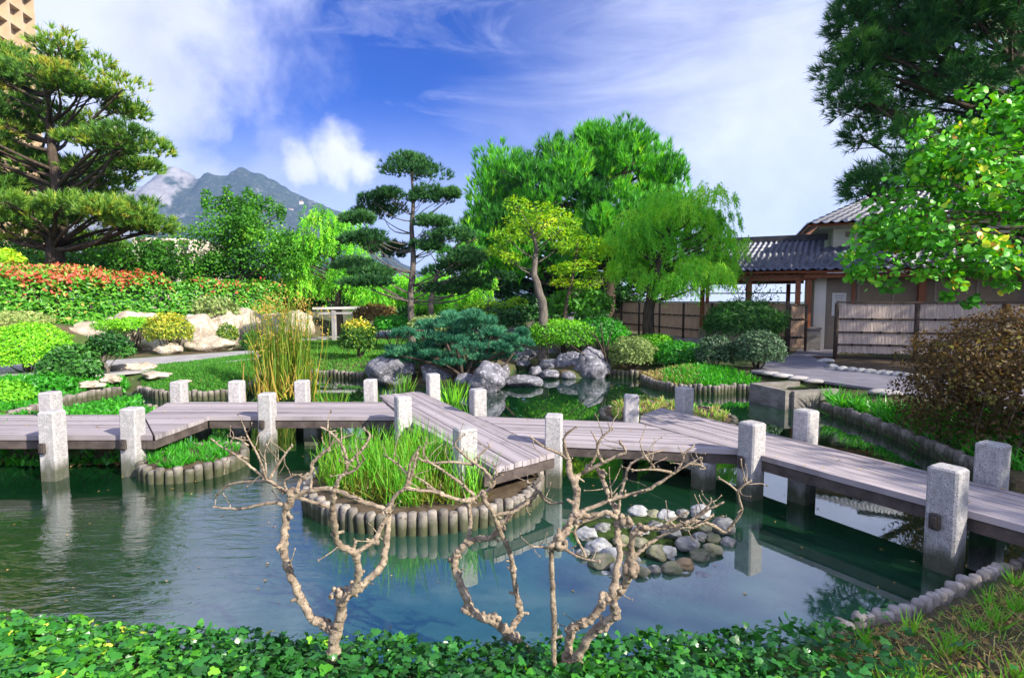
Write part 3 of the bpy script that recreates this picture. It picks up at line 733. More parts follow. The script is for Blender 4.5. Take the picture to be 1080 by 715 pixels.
strip = [G(858, 419, .35), G(900, 429, .35), G(940, 443, .35), G(985, 462, .35), G(1030, 484, .35), (6.3, 5.6), (7.6, 6.0), (7.2, 8.4), G(985, 436, .4), G(940, 424, .4), G(880, 411, .4), G(850, 411, .4)]
grass('strap_leaves', 'bright green strappy leaves arching over the right bank edging', 'ground cover', strip, 5600, .34, .022, m_strap, .5, .75, clump=210)
stripB = [G(700, 399, .3), G(755, 404, .3), G(790, 403, .3), G(800, 397, .35), G(760, 391, .35), G(700, 390, .35)]
grass('strap_leaves', 'green ground cover below the dark clipped shrubs left of the basin', 'ground cover', stripB, 3600, .17, .03, m_strap, .45, .8)
stripC = [G(680, 397, .3), G(700, 400, .3), G(740, 404, .3), G(735, 390, .35), G(680, 388, .35)]
grass('dry_grass', 'brownish low grass on the bank point beside the pale boulder', 'grass', stripC, 2600, .14, .025, m_dry, .4, .8)
# iris and sedge beds of the islets
def bed(c, rx, ry, n, h, w, mat, label, tint, clump, zt, lean=.22, cat='iris'):
    o = grass('iris_leaves', label, cat, ellipse(c, rx, ry), n, h, w, mat, tint, lean, zfun=lambda q: np.full(len(q), zt - .02), clump=clump, avoid=[tuple(p) for p in (pF if c is IS3 else pD)])
    return o
bed(IS1, 1.16, 1.0, 2700, .42, .010, m_iris, 'upright green iris leaves filling the largest round islet', .55, 170, .22)
grass('iris_leaves', 'brown dead iris leaves between the green ones on the largest islet', 'iris', ellipse(IS1, 1.1, .95), 3000, .24, .014, m_iris, .12, .8, zfun=lambda q: np.full(len(q), .2), tv=.08, avoid=[tuple(p) for p in pD])
bed(IS2, .48, .52, 1500, .15, .011, m_strap, 'short green leaves growing on the smallest round islet', .45, 40, .17, .6)
bed(IS3, 1.0, 1.05, 1500, .16, .02, m_dry, 'mixed green and straw leaves on the islet behind the right deck', .65, 60, .13, .5)

lv = LV('kite'); q = poly_pts([(-6, 3.2), (3.2, 3.2), (4.8, 5.5), (4.5, 8), (1, 12), (-1, 12), (-6, 6.5)], 260); sd = sdist(q, POND); q = q[sd < -.12]; n = len(q)
lv.add(np.concatenate([q, np.full((n, 1), .005)], 1), norm(rdir(n) * np.array([1, 1, .02])), norm(np.array([0, 0, 1.]) + rdir(n) * .06), rng.uniform(.012, .045, n), rng.uniform(.008, .02, n), rng.uniform(.2, 1, n))
tag(lv.build('floating_leaves', m_lit), 'small brown leaves floating on the pond', 'leaf litter', kind='stuff')
for P_, k_ in ((pA, 26), (pC, 30), (pD, 34), (pE, 26), (pF, 44)):
    q = poly_pts([tuple(p) for p in P_], k_); n = len(q); lv = LV('kite')
    lv.add(np.concatenate([q, np.full((n, 1), ZD + .012)], 1), norm(rdir(n) * np.array([1, 1, .05])), norm(np.array([0, 0, 1.]) + rdir(n) * .3), rng.uniform(.02, .05, n), rng.uniform(.01, .022, n), rng.uniform(.2, 1, n))
    tag(lv.build('fallen_leaves', m_lit), 'a few small dry leaves lying on the bridge planks', 'leaf litter', kind='stuff')
# reeds: one tall clump
t_ = thing('reed_clump', 'tall clump of yellow green reeds with feathery tips rising behind the deck', 'reeds', (*g(300, 418, 0)[:2], 0))
c = g(300, 418, 0); k = c[1] / F_
lv = LV('blade'); n = 460
q = np.stack([c[0] + rng.normal(size=n) * 13 * k, c[1] + rng.normal(size=n) * .22, np.zeros(n)], 1)
top = (rng.uniform(40, 112, n) ** 1.0) * k * 1.02
D = norm(np.stack([(q[:, 0] - c[0]) * .16 + rng.normal(size=n) * .05, rng.normal(size=n) * .08, np.ones(n)], 1))
lv.add(q, D, norm(rdir(n) * np.array([1, 1, .1])), top, rng.uniform(.012, .026, n), np.clip(.25 + rng.normal(size=n) * .22, 0, .75))
n = 260; q2 = np.stack([c[0] + rng.normal(size=n) * 16 * k, c[1] + rng.normal(size=n) * .3, np.full(n, .05)], 1)
lv.add(q2, norm(np.stack([rng.normal(size=n) * .3, rng.normal(size=n) * .2, np.ones(n)], 1)), rdir(n), rng.uniform(.35, 1.0, n), .03, rng.uniform(.2, .9, n))
lv.build('stems', m_reed, t_)
lv = LV('kite'); i = rng.choice(460, 75, replace=False); tips = q[i] + D[i] * (top[i] * rng.uniform(.82, 1, 75))[:, None]
tips = tips[tips[:, 2] > .9]
P = np.repeat(tips, 16, 0) + rng.normal(size=(len(tips) * 16, 3)) * np.array([.06, .06, .11]); n = len(P)
lv.add(P, norm(rng.normal(size=(n, 3)) * .6 + np.array([.1, 0, .3])), rdir(n), .07, .022, rng.uniform(.6, 1, n)); lv.build('plumes', m_reed, t_)
# small sedge clumps by the deck
def clumpy(px, py, h, n, label, mat, tint, z=0.0, spread=.12):
    c = g(px, py, z); lv = LV('blade'); q = np.stack([c[0] + rng.normal(size=n) * spread, c[1] + rng.normal(size=n) * spread, np.full(n, z)], 1)
    D = norm(np.concatenate([(q[:, :2] - c[:2]) * 1.6 + rng.normal(size=(n, 2)) * .15, np.ones((n, 1))], 1))
    lv.add(q, D, rdir(n), h * rng.uniform(.5, 1.1, n), .022, tint + rng.normal(size=n) * .15)
    o = lv.build('sedge_clump', mat); tag(o, label, 'sedge', 'sedge clumps standing in the water')
clumpy(478, 424, .5, 60, 'bright green sedge clump right of the farthest post', m_iris, .8)
clumpy(425, 412, .42, 50, 'yellowish sedge clump below the big purple grey boulder', m_iris, .35, spread=.13)
clumpy(352, 425, .3, 40, 'pale sedge clump in the water right of the reeds', m_iris, .4, spread=.12)
clumpy(405, 424, .3, 40, 'short sedge clump in the water behind the corner post', m_iris, .5, spread=.12)

# ------------------------------------------------------------------ stones
def stone(name, label, cat, c, r, mat, seed, group=None, sub=3, cut=10, rough=.13, flat=None):
    mb = MB(); mb.rock((0, 0, 0), r, seed, sub, cut, rough, flat); o = mb.build(name, mat, None, True, loc=(0, 0, 0)); o.location = [float(v) for v in c]
    return tag(o, label, cat, group)
def stone_px(name, label, cat, px, py, w, h, zb, mat, seed, group=None, depth=1.0, **kw):
    """stone whose foot is seen at (px, py) standing on height zb, w x h pixels large"""
    b = g(px, py, zb); k = b[1] / F_; rx, rz = w * k / 2, h * k / 2
    return stone(name, label, cat, (b[0], b[1] + rx * depth * .8, zb + rz * .80), (rx * 1.06, rx * depth, rz * 1.22), mat, seed, group, **kw)
SB = 'boulders on the far shore of the pond'
for a in [
    ('big purple grey boulder with a rounded top behind the corner post', 409, 408, 56, 34, .0, m_rock, 3, .8, 4),
    ('low dark boulder under the blue juniper', 461, 408, 42, 26, .0, m_rock, 4, .7, 3),
    ('dark rounded boulder on the shore right of the bridge peak', 514, 414, 36, 30, .0, m_rock, 7, .8, 4),
    ('small upright stone beside the dark rounded boulder', 531, 402, 14, 18, .0, m_rock, 9, .9, 3),
    ('flat pale stone lying low in the water', 551, 409, 44, 13, .0, m_rock, 12, .8, 3),
    ('small wet stone at the mouth of the cove', 565, 398, 14, 13, .0, m_rock, 13, .9, 3),
    ('low grey stone in front of the cove', 580, 400, 20, 10, .0, m_rock, 14, .9, 3),
    ('rounded grey stone left of the two largest far boulders', 580, 394, 26, 16, .0, m_rock, 15, .9, 3),
    ('wide boulder left of the large pale boulder', 605, 395, 38, 22, .0, m_rock, 16, .8, 4),
    ('large pale boulder at the right end of the rocks', 628, 399, 36, 33, .0, m_rock, 21, .8, 4),
    ('small stone at the foot of the large pale boulder', 600, 400, 16, 8, .0, m_rock, 22, .9, 2),
    ('long pale stone at the back of the cove', 547, 384, 40, 18, .1, m_rock, 24, .7, 3),
    ('flat stone in the back row of the cove', 572, 381, 24, 11, .15, m_rock, 25, .8, 3),
    ('small stone on top of the cove rocks', 553, 387, 16, 7, .1, m_rock, 26, .9, 2),
    ('grey stone behind the cove under the azaleas', 585, 379, 22, 12, .2, m_rock, 27, .8, 3),
    ('dark stone between the juniper and the rounded boulder', 490, 411, 22, 18, .0, m_rock, 28, .8, 3),
]:
    stone_px('boulder', a[0], 'boulder', *a[1:7], a[7], SB, a[8], sub=a[9])
SP = 'pale rocks along the foot of the hedge'
for a in [
    ('long flat topped pale rock behind the round clipped bush', 78, 374, 66, 30, .35, 41, .6),
    ('mossy pale rock behind the small bonsai tree', 136, 371, 44, 34, .35, 42, .8),
    ('dark cleft rock left of the golden bush', 158, 372, 24, 16, .35, 43, .8),
    ('pale rock behind the golden bush', 198, 368, 44, 33, .4, 44, .8),
    ('large sloping pale rock at the middle of the rock wall', 226, 366, 44, 36, .4, 45, .8),
    ('broad pale rock with yellow moss at the right end of the wall', 254, 364, 40, 34, .4, 46, .8),
    ('low pale rock in front of the rock wall', 212, 371, 48, 14, .4, 47, .7),
    ('pale rock at the far right end below the hedge', 282, 360, 34, 26, .4, 48, .8),
    ('pale rock behind the reeds at the end of the wall', 308, 357, 34, 26, .4, 81, .8),
    ('upright pale rock between the golden bush and the middle of the wall', 206, 362, 34, 34, .4, 82, .8),
    ('pale rock in the upper row under the dry grey shrub', 240, 356, 40, 26, .4, 83, .8),
    ('brownish rock behind the bonsai beside the long pale rock', 112, 372, 34, 30, .35, 84, .8),
    ('pale rock at the left frame edge behind the clipped bush', 12, 382, 66, 34, .35, 49, .7),
    ('small pale rock beside the dark cleft rock', 172, 374, 26, 10, .4, 50, .8),
]:
    stone_px('rock', a[0], 'rock', a[1], a[2], a[3] * 1.08, a[4] * 1.18, a[5], m_pale, a[6], SP, a[7], sub=4)
SG = 'flat stones along the pale path'
for a in [('flat pale stone at the tip of the shaded lawn', 158, 400, 30, 7, .3, 61), ('pale stone at the foot of the bonsai tree', 112, 404, 20, 8, .28, 62), ('small flat stone on the left edge of the lawn', 143, 392, 30, 9, .38, 63),
          ('stone between the bonsai and the path', 124, 393, 24, 9, .38, 64), ('flat stone sunk in the shaded lawn', 190, 405, 14, 4, .33, 65), ('pale stone by the water below the bonsai', 88, 410, 26, 7, .25, 66)]:
    stone_px('flat_stone', a[0], 'stone', *a[1:6], m_pale, a[6], SG, .9, sub=4, cut=14, rough=.2)
stone_px('spout_stone', 'dark wet stone at the corner of the edging where water trickles in', 'stone', 136, 412, 12, 13, 0, m_pebb, 71)
stone_px('stone_block', 'white rounded stone seat in front of the bamboo fence among dark shrubs', 'stone block', 745, 372, 20, 16, .4, m_pebw, 72, cut=5)
stone_px('rock', 'dark flat rock in the water at the foot of the nearest post', 'rock', 968, 604, 40, 7, -.05, m_pebb, 73, None, .7)
stone_px('rock', 'dark flat rock just under the water beside the right bank', 'rock', 1002, 614, 36, 6, -.06, m_pebb, 74, None, .6)
# the heap of stones in the pond
IC = np.array([1.12, 4.72])
mb = MB(); mb.rock((0, 0, 0), (.62, .44, .15), 5, 4, 4, .12); o = mb.build('moss_mound', m_moss, None, True, loc=(0, 0, 0)); o.location = (IC[0], IC[1], -.06)
tag(o, 'mossy mound at the heart of the stone heap in the pond', 'moss mound')
heap = []
def hstone(px, py, r, mat, label, z=None, sq=.75):
    zz = .04 if z is None else z * .6; r = r * (.86 if z is None or z > 0 else 1)
    c = g(px, py, zz); seed = len(heap) + 200; heap.append(c)
    stone('heap_stone', label, 'stone', c, (r * 1.15, r * .95, r * sq), mat, seed, 'stones of the heap in the pond', 4, 11, .10)
hstone(673, 540, .10, m_pebw, 'pale squarish stone at the back left of the heap', .16)
hstone(688, 543, .08, m_pebb, 'mossy stone behind the pale squarish one', .14)
hstone(703, 544, .085, m_pebw, 'pale flat stone on the back rim of the heap', .14)
hstone(720, 541, .075, m_peb, 'small grey stone on the back rim of the heap', .15)
hstone(739, 540, .115, m_pebw, 'biggest pale stone at the top right of the heap', .17)
hstone(763, 555, .12, m_peb, 'broad grey stone at the right end of the heap', .10)
hstone(752, 568, .07, m_pebb, 'mossy stone under the right end of the heap', .05)
hstone(724, 573, .10, m_peb, 'rounded grey stone on the front right of the heap', .09)
hstone(738, 566, .07, m_peb, 'grey stone tucked behind the front right ones', .10)
hstone(738, 586, .085, m_pebb, 'dark mossy stone at the front waterline', .03)
hstone(751, 580, .09, m_pebb, 'dark mossy stone right of the ochre one', .04)
hstone(722, 595, .085, m_pebo, 'ochre brown stone at the front waterline of the heap', .03)
hstone(708, 600, .085, m_pebb, 'olive stone left of the ochre one', .02)
hstone(694, 583, .105, m_pebb, 'large dark stone at the centre front of the heap', .07)
hstone(676, 604, .075, m_pebb, 'dark wet stone at the front left waterline', .02)
hstone(655, 604, .08, m_peb, 'grey stone at the waterline right of the olive mossy one', .02)
hstone(645, 584, .075, m_pebw, 'pale stone behind the left waterline stones', .08)
hstone(676, 573, .085, m_pebb, 'dark mossy stone left of the large central one', .10)
hstone(704, 582, .075, m_pebw, 'pale stone right of the large central one', .09)
hstone(690, 556, .085, m_peb, 'grey stone near the middle back of the heap', .15)
hstone(720, 556, .075, m_pebb, 'mossy stone below the back rim on the right', .14)
hstone(645, 543, .07, m_peb, 'small stone at the back left shoulder of the heap', .12)
hstone(675, 560, .08, m_pebw, 'pale stone in the middle of the heap behind the twigs', .14)
hstone(742, 556, .075, m_pebb, 'mossy stone between the two biggest right stones', .12)
hstone(650, 600, .07, m_peb, 'grey stone low on the front left of the heap', .03)
hstone(690, 601, .06, m_peb, 'small stone low at the centre front of the heap', .02)
hstone(636, 557, .075, m_peb, 'small grey stone on the left shoulder of the heap', .13)
hstone(619, 563, .10, m_pebw, 'pale stone at the far left of the heap', .10)
hstone(632, 577, .115, m_pebw, 'large pale speckled stone on the left front of the heap', .08)
hstone(636, 594, .115, m_pebb, 'olive mossy stone at the left waterline', .02)
hstone(615, 583, .06, m_peb, 'little stone left of the large pale speckled one', .04)
hstone(668, 592, .07, m_peb, 'grey stone between the dark one and the left group', .05)
hstone(655, 570, .08, m_pebb, 'mossy stone beneath the twigs in the middle of the heap', .10)
hstone(708, 562, .08, m_peb, 'grey stone in the upper middle of the heap', .14)
hstone(660, 553, .075, m_peb, 'grey stone in the upper left middle of the heap', .15)
hstone(768, 572, .075, m_peb, 'rounded stone at the lower right end of the heap', .02)
for i, (px, py) in enumerate([(640, 615), (660, 620), (680, 618), (700, 616), (722, 612), (745, 602), (765, 590), (620, 603), (690, 632), (715, 627), (742, 616)]):
    hstone(px, py, rng.uniform(.10, .14), m_pebw, 'stone lying under water in front of the heap', -.12, .6)
# kerb stones beside the paved path
ks = [(870, 381), (878, 387), (888, 389.5), (898, 390.5), (908, 391.5), (918, 392.5), (928, 393.5), (938, 394.5), (948, 395.5), (958, 396.5), (968, 398)]
for i, (px, py) in enumerate(ks):
    c = g(px, py, .44); stone('kerb_stone', ['white rounded kerb stone at the corner of the bed below the fence'][0] if i == 0 else 'rounded grey kerb stone in the row between paved path and bamboo fence', 'kerb stone', (c[0], c[1], .44), (.17 if i else .26, .11, .09), m_pebw, 300 + i, 'kerb stones in front of the bamboo fence', 2, 6)
for i, (px, py) in enumerate([(812, 394), (826, 396), (842, 399), (858, 402), (928, 413), (940, 415)]):
    c = g(px, py, .42); stone('kerb_stone', 'flat pale kerb stone on the pond side of the paved path', 'kerb stone', (c[0], c[1], .42), (.24, .12, .06), m_palepath, 330 + i, 'kerb stones on the pond side of the path', 2, 6)
# concrete basin
t_ = thing('concrete_basin', 'stained concrete basin jutting into the pond on the right', 'basin', (*BOX[1], 0))
A, B, Cc = [np.array(p) for p in (BOX[2], BOX[1], BOX[0])]
def wallbar(a, b, z0, z1, w, name):
    mb = MB(); mb.bar((*a, (z0 + z1) / 2), (*b, (z0 + z1) / 2), w, z1 - z0); mb.build(name, m_conc, t_)
dAB = (B - A) / np.linalg.norm(B - A); bk = np.array([-dAB[1], dAB[0]])
if bk[1] < 0: bk = -bk
wallbar(A, B, -.4, .37, .14, 'front_wall'); wallbar(B + bk * .075, B + bk * 1.15, -.4, .365, .14, 'side_wall'); wallbar(A + bk * .075, A + bk * 1.15, -.4, .365, .14, 'side_wall')
mb = MB(); mb.prism([tuple(A + bk * .08 + dAB * .075), tuple(B + bk * .08 - dAB * .075), tuple(B + bk * 1.15 - dAB * .075), tuple(A + bk * 1.15 + dAB * .075)], .1, .22); mb.build('bed', m_soil, t_)

# ------------------------------------------------------------------ bare pruned shrubs in the foreground
def bare_shrub(label, base, Y, chains, name='bare_shrub'):
    b = dp(*base, Y); t_ = thing(name, label, 'shrub', (b[0], b[1], .2), 0, 'bare pruned shrubs on the ivy bank')
    big = MB(); twigs = []; q = np.random.default_rng(int(base[0])); nodes = {}; kk = Y / F_
    def cr(pts, sub=6):
        pts = np.array(pts); P = np.vstack([2 * pts[0] - pts[1], pts, 2 * pts[-1] - pts[-2]]); out = []
        for i in range(1, len(P) - 2):
            for t in np.linspace(0, 1, sub, endpoint=False):
                out.append(.5 * (2 * P[i] + (P[i + 1] - P[i - 1]) * t + (2 * P[i - 1] - 5 * P[i] + 4 * P[i + 1] - P[i + 2]) * t * t + (3 * P[i] - P[i - 1] - 3 * P[i + 1] + P[i + 2]) * t ** 3))
        return np.array(out + [P[-2]])
    def shoot(p, d, L, r):
        mb = MB(); m_ = 5; pts = [p]; dd = d.copy()
        for _ in range(m_ - 1):
            dd = norm(dd + q.normal(size=3) * .22 + np.array([0, 0, .06])); pts.append(pts[-1] + dd * L / (m_ - 1))
        mb.tube(pts, list(np.linspace(r, r * .55, m_)), 6)
        mb.rock(pts[-1], (r * 1.3, r * 1.3, r * 2.4), int(q.integers(1e6)), 1, 3, .1); twigs.append(mb)
    for pts, r0, r1 in chains:
        k0 = min(nodes, key=lambda k: (k[0] - pts[0][0]) ** 2 + (k[1] - pts[0][1]) ** 2) if nodes else None
        y = nodes[k0] if k0 is not None and (k0[0] - pts[0][0]) ** 2 + (k0[1] - pts[0][1]) ** 2 < 500 else Y
        dr = q.uniform(-.35, .35); W = []
        for j, (px, py) in enumerate(pts):
            L = 0 if j == 0 else math.hypot(px - pts[j - 1][0], py - pts[j - 1][1]) * kk
            y += dr * L + q.normal() * .05 * L; dr += q.normal() * .12
            nodes[(px, py)] = y; W.append(dp(px, py, y))
        Wf = cr(W); m_ = len(Wf); thick = r0 > 3.2
        rr = np.array([(r0 + (r1 - r0) * i / (m_ - 1)) * kk for i in range(m_)]) * (.59 if thick else .74)
        rr = rr * (1 + q.normal(size=m_) * (.07 if thick else .05))
        if thick:
            rr = rr * (1 + .22 * (q.uniform(size=m_) > .9)); Wf = Wf + q.normal(size=Wf.shape) * .16 * rr[:, None]
            big.tube(Wf, list(rr), 10, wob=.12)
            for i in range(1, m_):               # knots, spurs and pruning scars
                if q.uniform() < .5:
                    d = norm(q.normal(size=3)); s_ = max(rr[i] * q.uniform(.22, .42), .0042)
                    big.rock(Wf[i] + d * rr[i] * .85, (s_, s_, s_), int(q.integers(1e6)), 1, 4, .1)
                if q.uniform() < .10:            # short pruned spur
                    d = norm(q.normal(size=3) + np.array([0, 0, .5])); L = q.uniform(.015, .035) + rr[i]
                    big.tube([Wf[i], Wf[i] + d * L], [rr[i] * .5, rr[i] * .42 + .002], 7); big.rock(Wf[i] + d * L, (rr[i] * .55,) * 3, int(q.integers(1e6)), 1, 4, .1)
                if q.uniform() < .05 and r0 < 9: shoot(Wf[i], norm(q.normal(size=3) + np.array([0, -.2, 1.0])), q.uniform(.05, .16), .0032)
        else:
            mb = MB(); mb.tube(Wf, list(np.maximum(rr, .0017)), 6)
            for i in range(2, m_ - 1, 3):
                if q.uniform() < .8:
                    d = norm(q.normal(size=3)); s_ = max(rr[i], .003); mb.rock(Wf[i] + d * rr[i] * .6, (s_, s_, s_ * 1.2), int(q.integers(1e6)), 1, 4, .1)
            s_ = max(rr[-1] * 1.5, .0045); mb.rock(Wf[-1], (s_, s_, s_ * 1.8), int(q.integers(1e6)), 1, 3, .1); twigs.append(mb)
            for _ in range(6):
                if q.uniform() < .6:
                    i = int(q.integers(2, m_)); shoot(Wf[i], norm(q.normal(size=3) + np.array([0, 0, .7])), q.uniform(.03, .13), .0026)
    for (px, py, r) in KN.get(base, []):
        k0 = min(nodes, key=lambda k: (k[0] - px) ** 2 + (k[1] - py) ** 2); c = dp(px, py, nodes[k0])
        for _ in range(12):
            s_ = r * kk * q.uniform(.22, .48); big.rock(c + norm(q.normal(size=3)) * r * kk * .6, (s_, s_, s_), int(q.integers(1e6)), 2, 5, .15)
    o = big.build('trunk', m_fig, t_, True)
    rm = o.modifiers.new('knit', 'REMESH'); rm.mode = 'VOXEL'; rm.voxel_size = .0036; rm.use_smooth_shade = True
    for mb in twigs: mb.build('twig', m_fig, t_, True)
    return t_
B1, B2, B3 = (351, 735), (560, 700), (590, 735)
KN = {B1: [(354, 626, 9), (345, 658, 7), (303, 534, 7), (310, 520, 8), (352, 694, 11), (411, 534, 6), (397, 571, 4)],
      B2: [(494, 641, 8), (522, 653, 8), (480, 590, 8), (492, 572, 6), (528, 556, 7), (510, 522, 6), (557, 529, 6), (541, 600, 5)],
      B3: [(638, 632, 9), (602, 664, 8), (592, 571, 10), (610, 542, 8), (660, 548, 9), (678, 557, 8), (650, 640, 8), (666, 600, 11), (606, 505, 6), (636, 500, 6)]}
bare_shrub('leftmost bare knobbly shrub with three forking stems on the ivy bank', B1, 2.45, [
    ([B1, (350, 696), (354, 672), (359, 650), (360, 632)], 12, 9),
    ([(354, 668), (343, 660), (328, 650), (316, 628), (306, 605), (299, 582), (301, 556), (302, 537), (310, 521)], 8, 6.5),
    ([(360, 640), (366, 628), (373, 622), (378, 602), (374, 584), (357, 573), (352, 552), (351, 532), (352, 517)], 7, 4.5),
    ([(358, 634), (372, 624), (385, 615), (404, 594), (408, 567), (410, 540), (412, 532)], 8, 5.5),
    ([(374, 584), (385, 577), (394, 570), (402, 556), (408, 545)], 4.5, 3.6),
    ([(305, 536), (292, 530), (279, 531), (258, 536), (240, 536), (224, 534)], 4, 1.6),
    ([(308, 522), (296, 514), (281, 505), (262, 490), (246, 478), (232, 470), (222, 462)], 3.4, 1.3),
    ([(300, 520), (284, 508), (260, 508), (240, 512), (228, 523)], 3, 1.3),
    ([(281, 505), (272, 480), (262, 462), (258, 452)], 2, 1), ([(262, 484), (246, 479), (240, 482)], 1.8, .9), ([(262, 470), (250, 462), (244, 465)], 1.8, .9),
    ([(284, 505), (292, 492), (303, 476), (308, 470)], 2.6, 1.2), ([(281, 500), (280, 488), (279, 480)], 1.5, .9),
    ([(310, 521), (318, 506), (328, 498), (330, 488), (340, 478), (348, 474)], 4, 3),
    ([(310, 523), (330, 517), (351, 516), (371, 524), (389, 531), (410, 537)], 5, 4),
    ([(312, 524), (332, 530), (347, 535)], 3.5, 3),
    ([(352, 517), (358, 505), (366, 494), (362, 471), (347, 455), (338, 450)], 3.4, 1.4), ([(366, 490), (380, 476), (390, 460), (384, 452)], 2, 1),
    ([(345, 476), (352, 466), (372, 458)], 2, 1), ([(366, 500), (376, 494), (384, 484)], 1.8, .9),
    ([(410, 538), (416, 524), (427, 514), (430, 505), (434, 484), (444, 470)], 4, 2), ([(427, 514), (442, 517), (457, 518)], 3, 2), ([(430, 500), (418, 488), (405, 480)], 2, 1),
    ([(304, 520), (300, 508), (309, 502), (318, 500)], 2, 1)])
bare_shrub('middle bare shrub leaning left out of the ivy with two curved stems', B2, 2.68, [
    ([B2, (553, 684), (536, 668), (521, 656), (503, 649), (495, 638), (488, 620), (480, 599), (480, 583)], 9.5, 6.5),
    ([(536, 668), (545, 655), (549, 648), (547, 636), (544, 622), (541, 599), (537, 580), (528, 562), (521, 542), (511, 528), (509, 517)], 6, 3.6),
    ([(480, 586), (492, 573), (506, 568), (518, 567), (528, 553), (543, 538), (557, 528), (568, 518)], 6.5, 4),
    ([(493, 571), (496, 556), (496, 542), (494, 528)], 4.5, 3.4),
    ([(494, 530), (507, 521), (521, 510), (512, 497), (496, 485), (486, 477)], 3.8, 2.4), ([(500, 490), (476, 487), (453, 488), (440, 482)], 2.6, 1.2),
    ([(500, 526), (489, 528), (472, 523), (457, 517), (442, 517), (428, 516)], 4, 2.4), ([(500, 522), (484, 508), (471, 499), (458, 490), (447, 484)], 3.3, 1.5),
    ([(568, 518), (574, 526), (580, 531), (593, 530)], 2.5, 1.2), ([(568, 518), (560, 511), (556, 508)], 2.5, 1.4), ([(430, 516), (434, 500), (437, 490), (440, 478)], 2.8, 1.3),
    ([(520, 512), (524, 500), (520, 488)], 2, 1), ([(486, 477), (480, 468), (490, 458)], 2, 1), ([(460, 518), (448, 508), (430, 498)], 2, 1),
    ([(521, 542), (540, 540), (556, 530)], 3.4, 3), ([(453, 488), (446, 476), (450, 466)], 1.6, .9), ([(500, 485), (510, 476), (516, 470)], 1.8, 1)])
bare_shrub('rightmost and largest bare shrub with a straight stem and many knobbly forks', B3, 2.4, [
    ([B3, (594, 714), (599, 688), (602, 662)], 11, 8.5),
    ([(602, 662), (614, 657), (624, 652), (638, 634), (652, 627), (662, 610), (665, 584), (667, 561)], 8, 6.5),
    ([(598, 706), (609, 693), (623, 669), (640, 657), (650, 646), (646, 634)], 9.5, 6.5),
    ([(645, 630), (650, 606), (654, 583), (651, 565), (651, 546), (649, 538)], 6.5, 5),
    ([(586, 712), (584, 690), (584, 654), (582, 617), (582, 580), (588, 572)], 5, 5),
    ([(588, 572), (593, 566), (601, 554), (606, 540), (608, 517), (601, 498), (599, 483)], 8, 5.5),
    ([(604, 545), (612, 542), (627, 544), (640, 540), (651, 546)], 5.5, 4.5),
    ([(649, 540), (645, 528), (640, 517), (634, 502), (630, 494)], 5, 4), ([(652, 540), (654, 524), (659, 507), (664, 491), (682, 480), (703, 474)], 3.4, 1.6),
    ([(600, 486), (590, 478), (575, 472), (560, 461)], 3, 1.3), ([(599, 483), (595, 468), (597, 458), (608, 450)], 2.8, 1.2), ([(604, 503), (616, 498), (627, 483), (630, 468), (623, 454)], 3.8, 1.5),
    ([(614, 499), (638, 487), (652, 480), (660, 476), (654, 466)], 3.2, 1.3), ([(636, 488), (630, 475), (634, 462), (646, 452)], 2.5, 1.1),
    ([(616, 538), (632, 532), (645, 527), (665, 521), (683, 516), (700, 506), (712, 498), (727, 489), (740, 482)], 4.2, 1.7), ([(714, 497), (720, 486), (723, 477), (732, 470)], 2.2, 1),
    ([(708, 498), (690, 495), (667, 496)], 2.4, 1.2), ([(727, 489), (738, 490), (744, 494)], 1.8, .9), ([(690, 493), (680, 480), (676, 470)], 1.8, .9),
    ([(668, 562), (675, 557), (697, 557), (719, 553), (735, 545), (746, 538), (764, 529)], 5, 1.8),
    ([(680, 558), (706, 556), (734, 550), (752, 554), (764, 561), (774, 551), (782, 539), (780, 528), (777, 518), (768, 510), (758, 504)], 3.2, 1.2), ([(777, 519), (784, 512), (792, 507)], 1.8, 1),
    ([(666, 590), (676, 580), (686, 572), (704, 562), (722, 556)], 5, 2), ([(719, 553), (732, 556), (752, 543)], 2.4, 1.2),
    ([(590, 580), (574, 577), (560, 576)], 2.5, 1.2), ([(592, 576), (604, 584), (616, 589), (632, 592)], 2.6, 1.3), ([(628, 545), (612, 552), (606, 562), (614, 578), (618, 588)], 3.4, 2),
    ([(735, 545), (748, 532), (750, 526)], 1.8, 1), ([(697, 556), (712, 546), (724, 541)], 2, 1)])
# ------------------------------------------------------------------ foliage materials
m_pineL = leafmat('sunlit pine needles', [(0, (.02, .055, .018)), (.5, (.06, .14, .022)), (.8, (.13, .21, .03)), (1, (.28, .26, .05))], .28, .5, .3)
m_pineR = leafmat('deep green long needles', [(0, (.008, .038, .012)), (.5, (.020, .085, .022)), (1, (.06, .16, .03))], .15, .5, .3)
m_pineD = leafmat('dark pine needles', [(0, (.010, .04, .014)), (.5, (.022, .078, .026)), (1, (.055, .14, .038))], .15, .5, .3)
m_pineG = leafmat('umbrella pine needles', [(0, (.015, .06, .018)), (.5, (.045, .21, .02)), (.8, (.12, .34, .025)), (1, (.24, .42, .03))], .3, .5, .3)
m_leafG = leafmat('green leaves', [(0, (.015, .06, .008)), (.5, (.045, .16, .015)), (.8, (.10, .26, .02)), (1, (.22, .36, .04))], .35, .45, .35)
m_leafY = leafmat('yellowing leaves', [(0, (.08, .18, .015)), (.4, (.13, .27, .02)), (.75, (.34, .40, .03)), (.92, (.50, .44, .06)), (1, (.40, .20, .07))], .4, .5, .3)
m_red = leafmat('heart shaped leaves', [(0, (.03, .14, .012)), (.5, (.07, .27, .02)), (.78, (.16, .34, .03)), (.9, (.42, .44, .04)), (1, (.45, .20, .05))], .2, .42, .35)
m_weep = leafmat('narrow drooping leaves', [(0, (.035, .12, .018)), (.5, (.11, .34, .03)), (1, (.28, .45, .05))], .38, .5, .3)
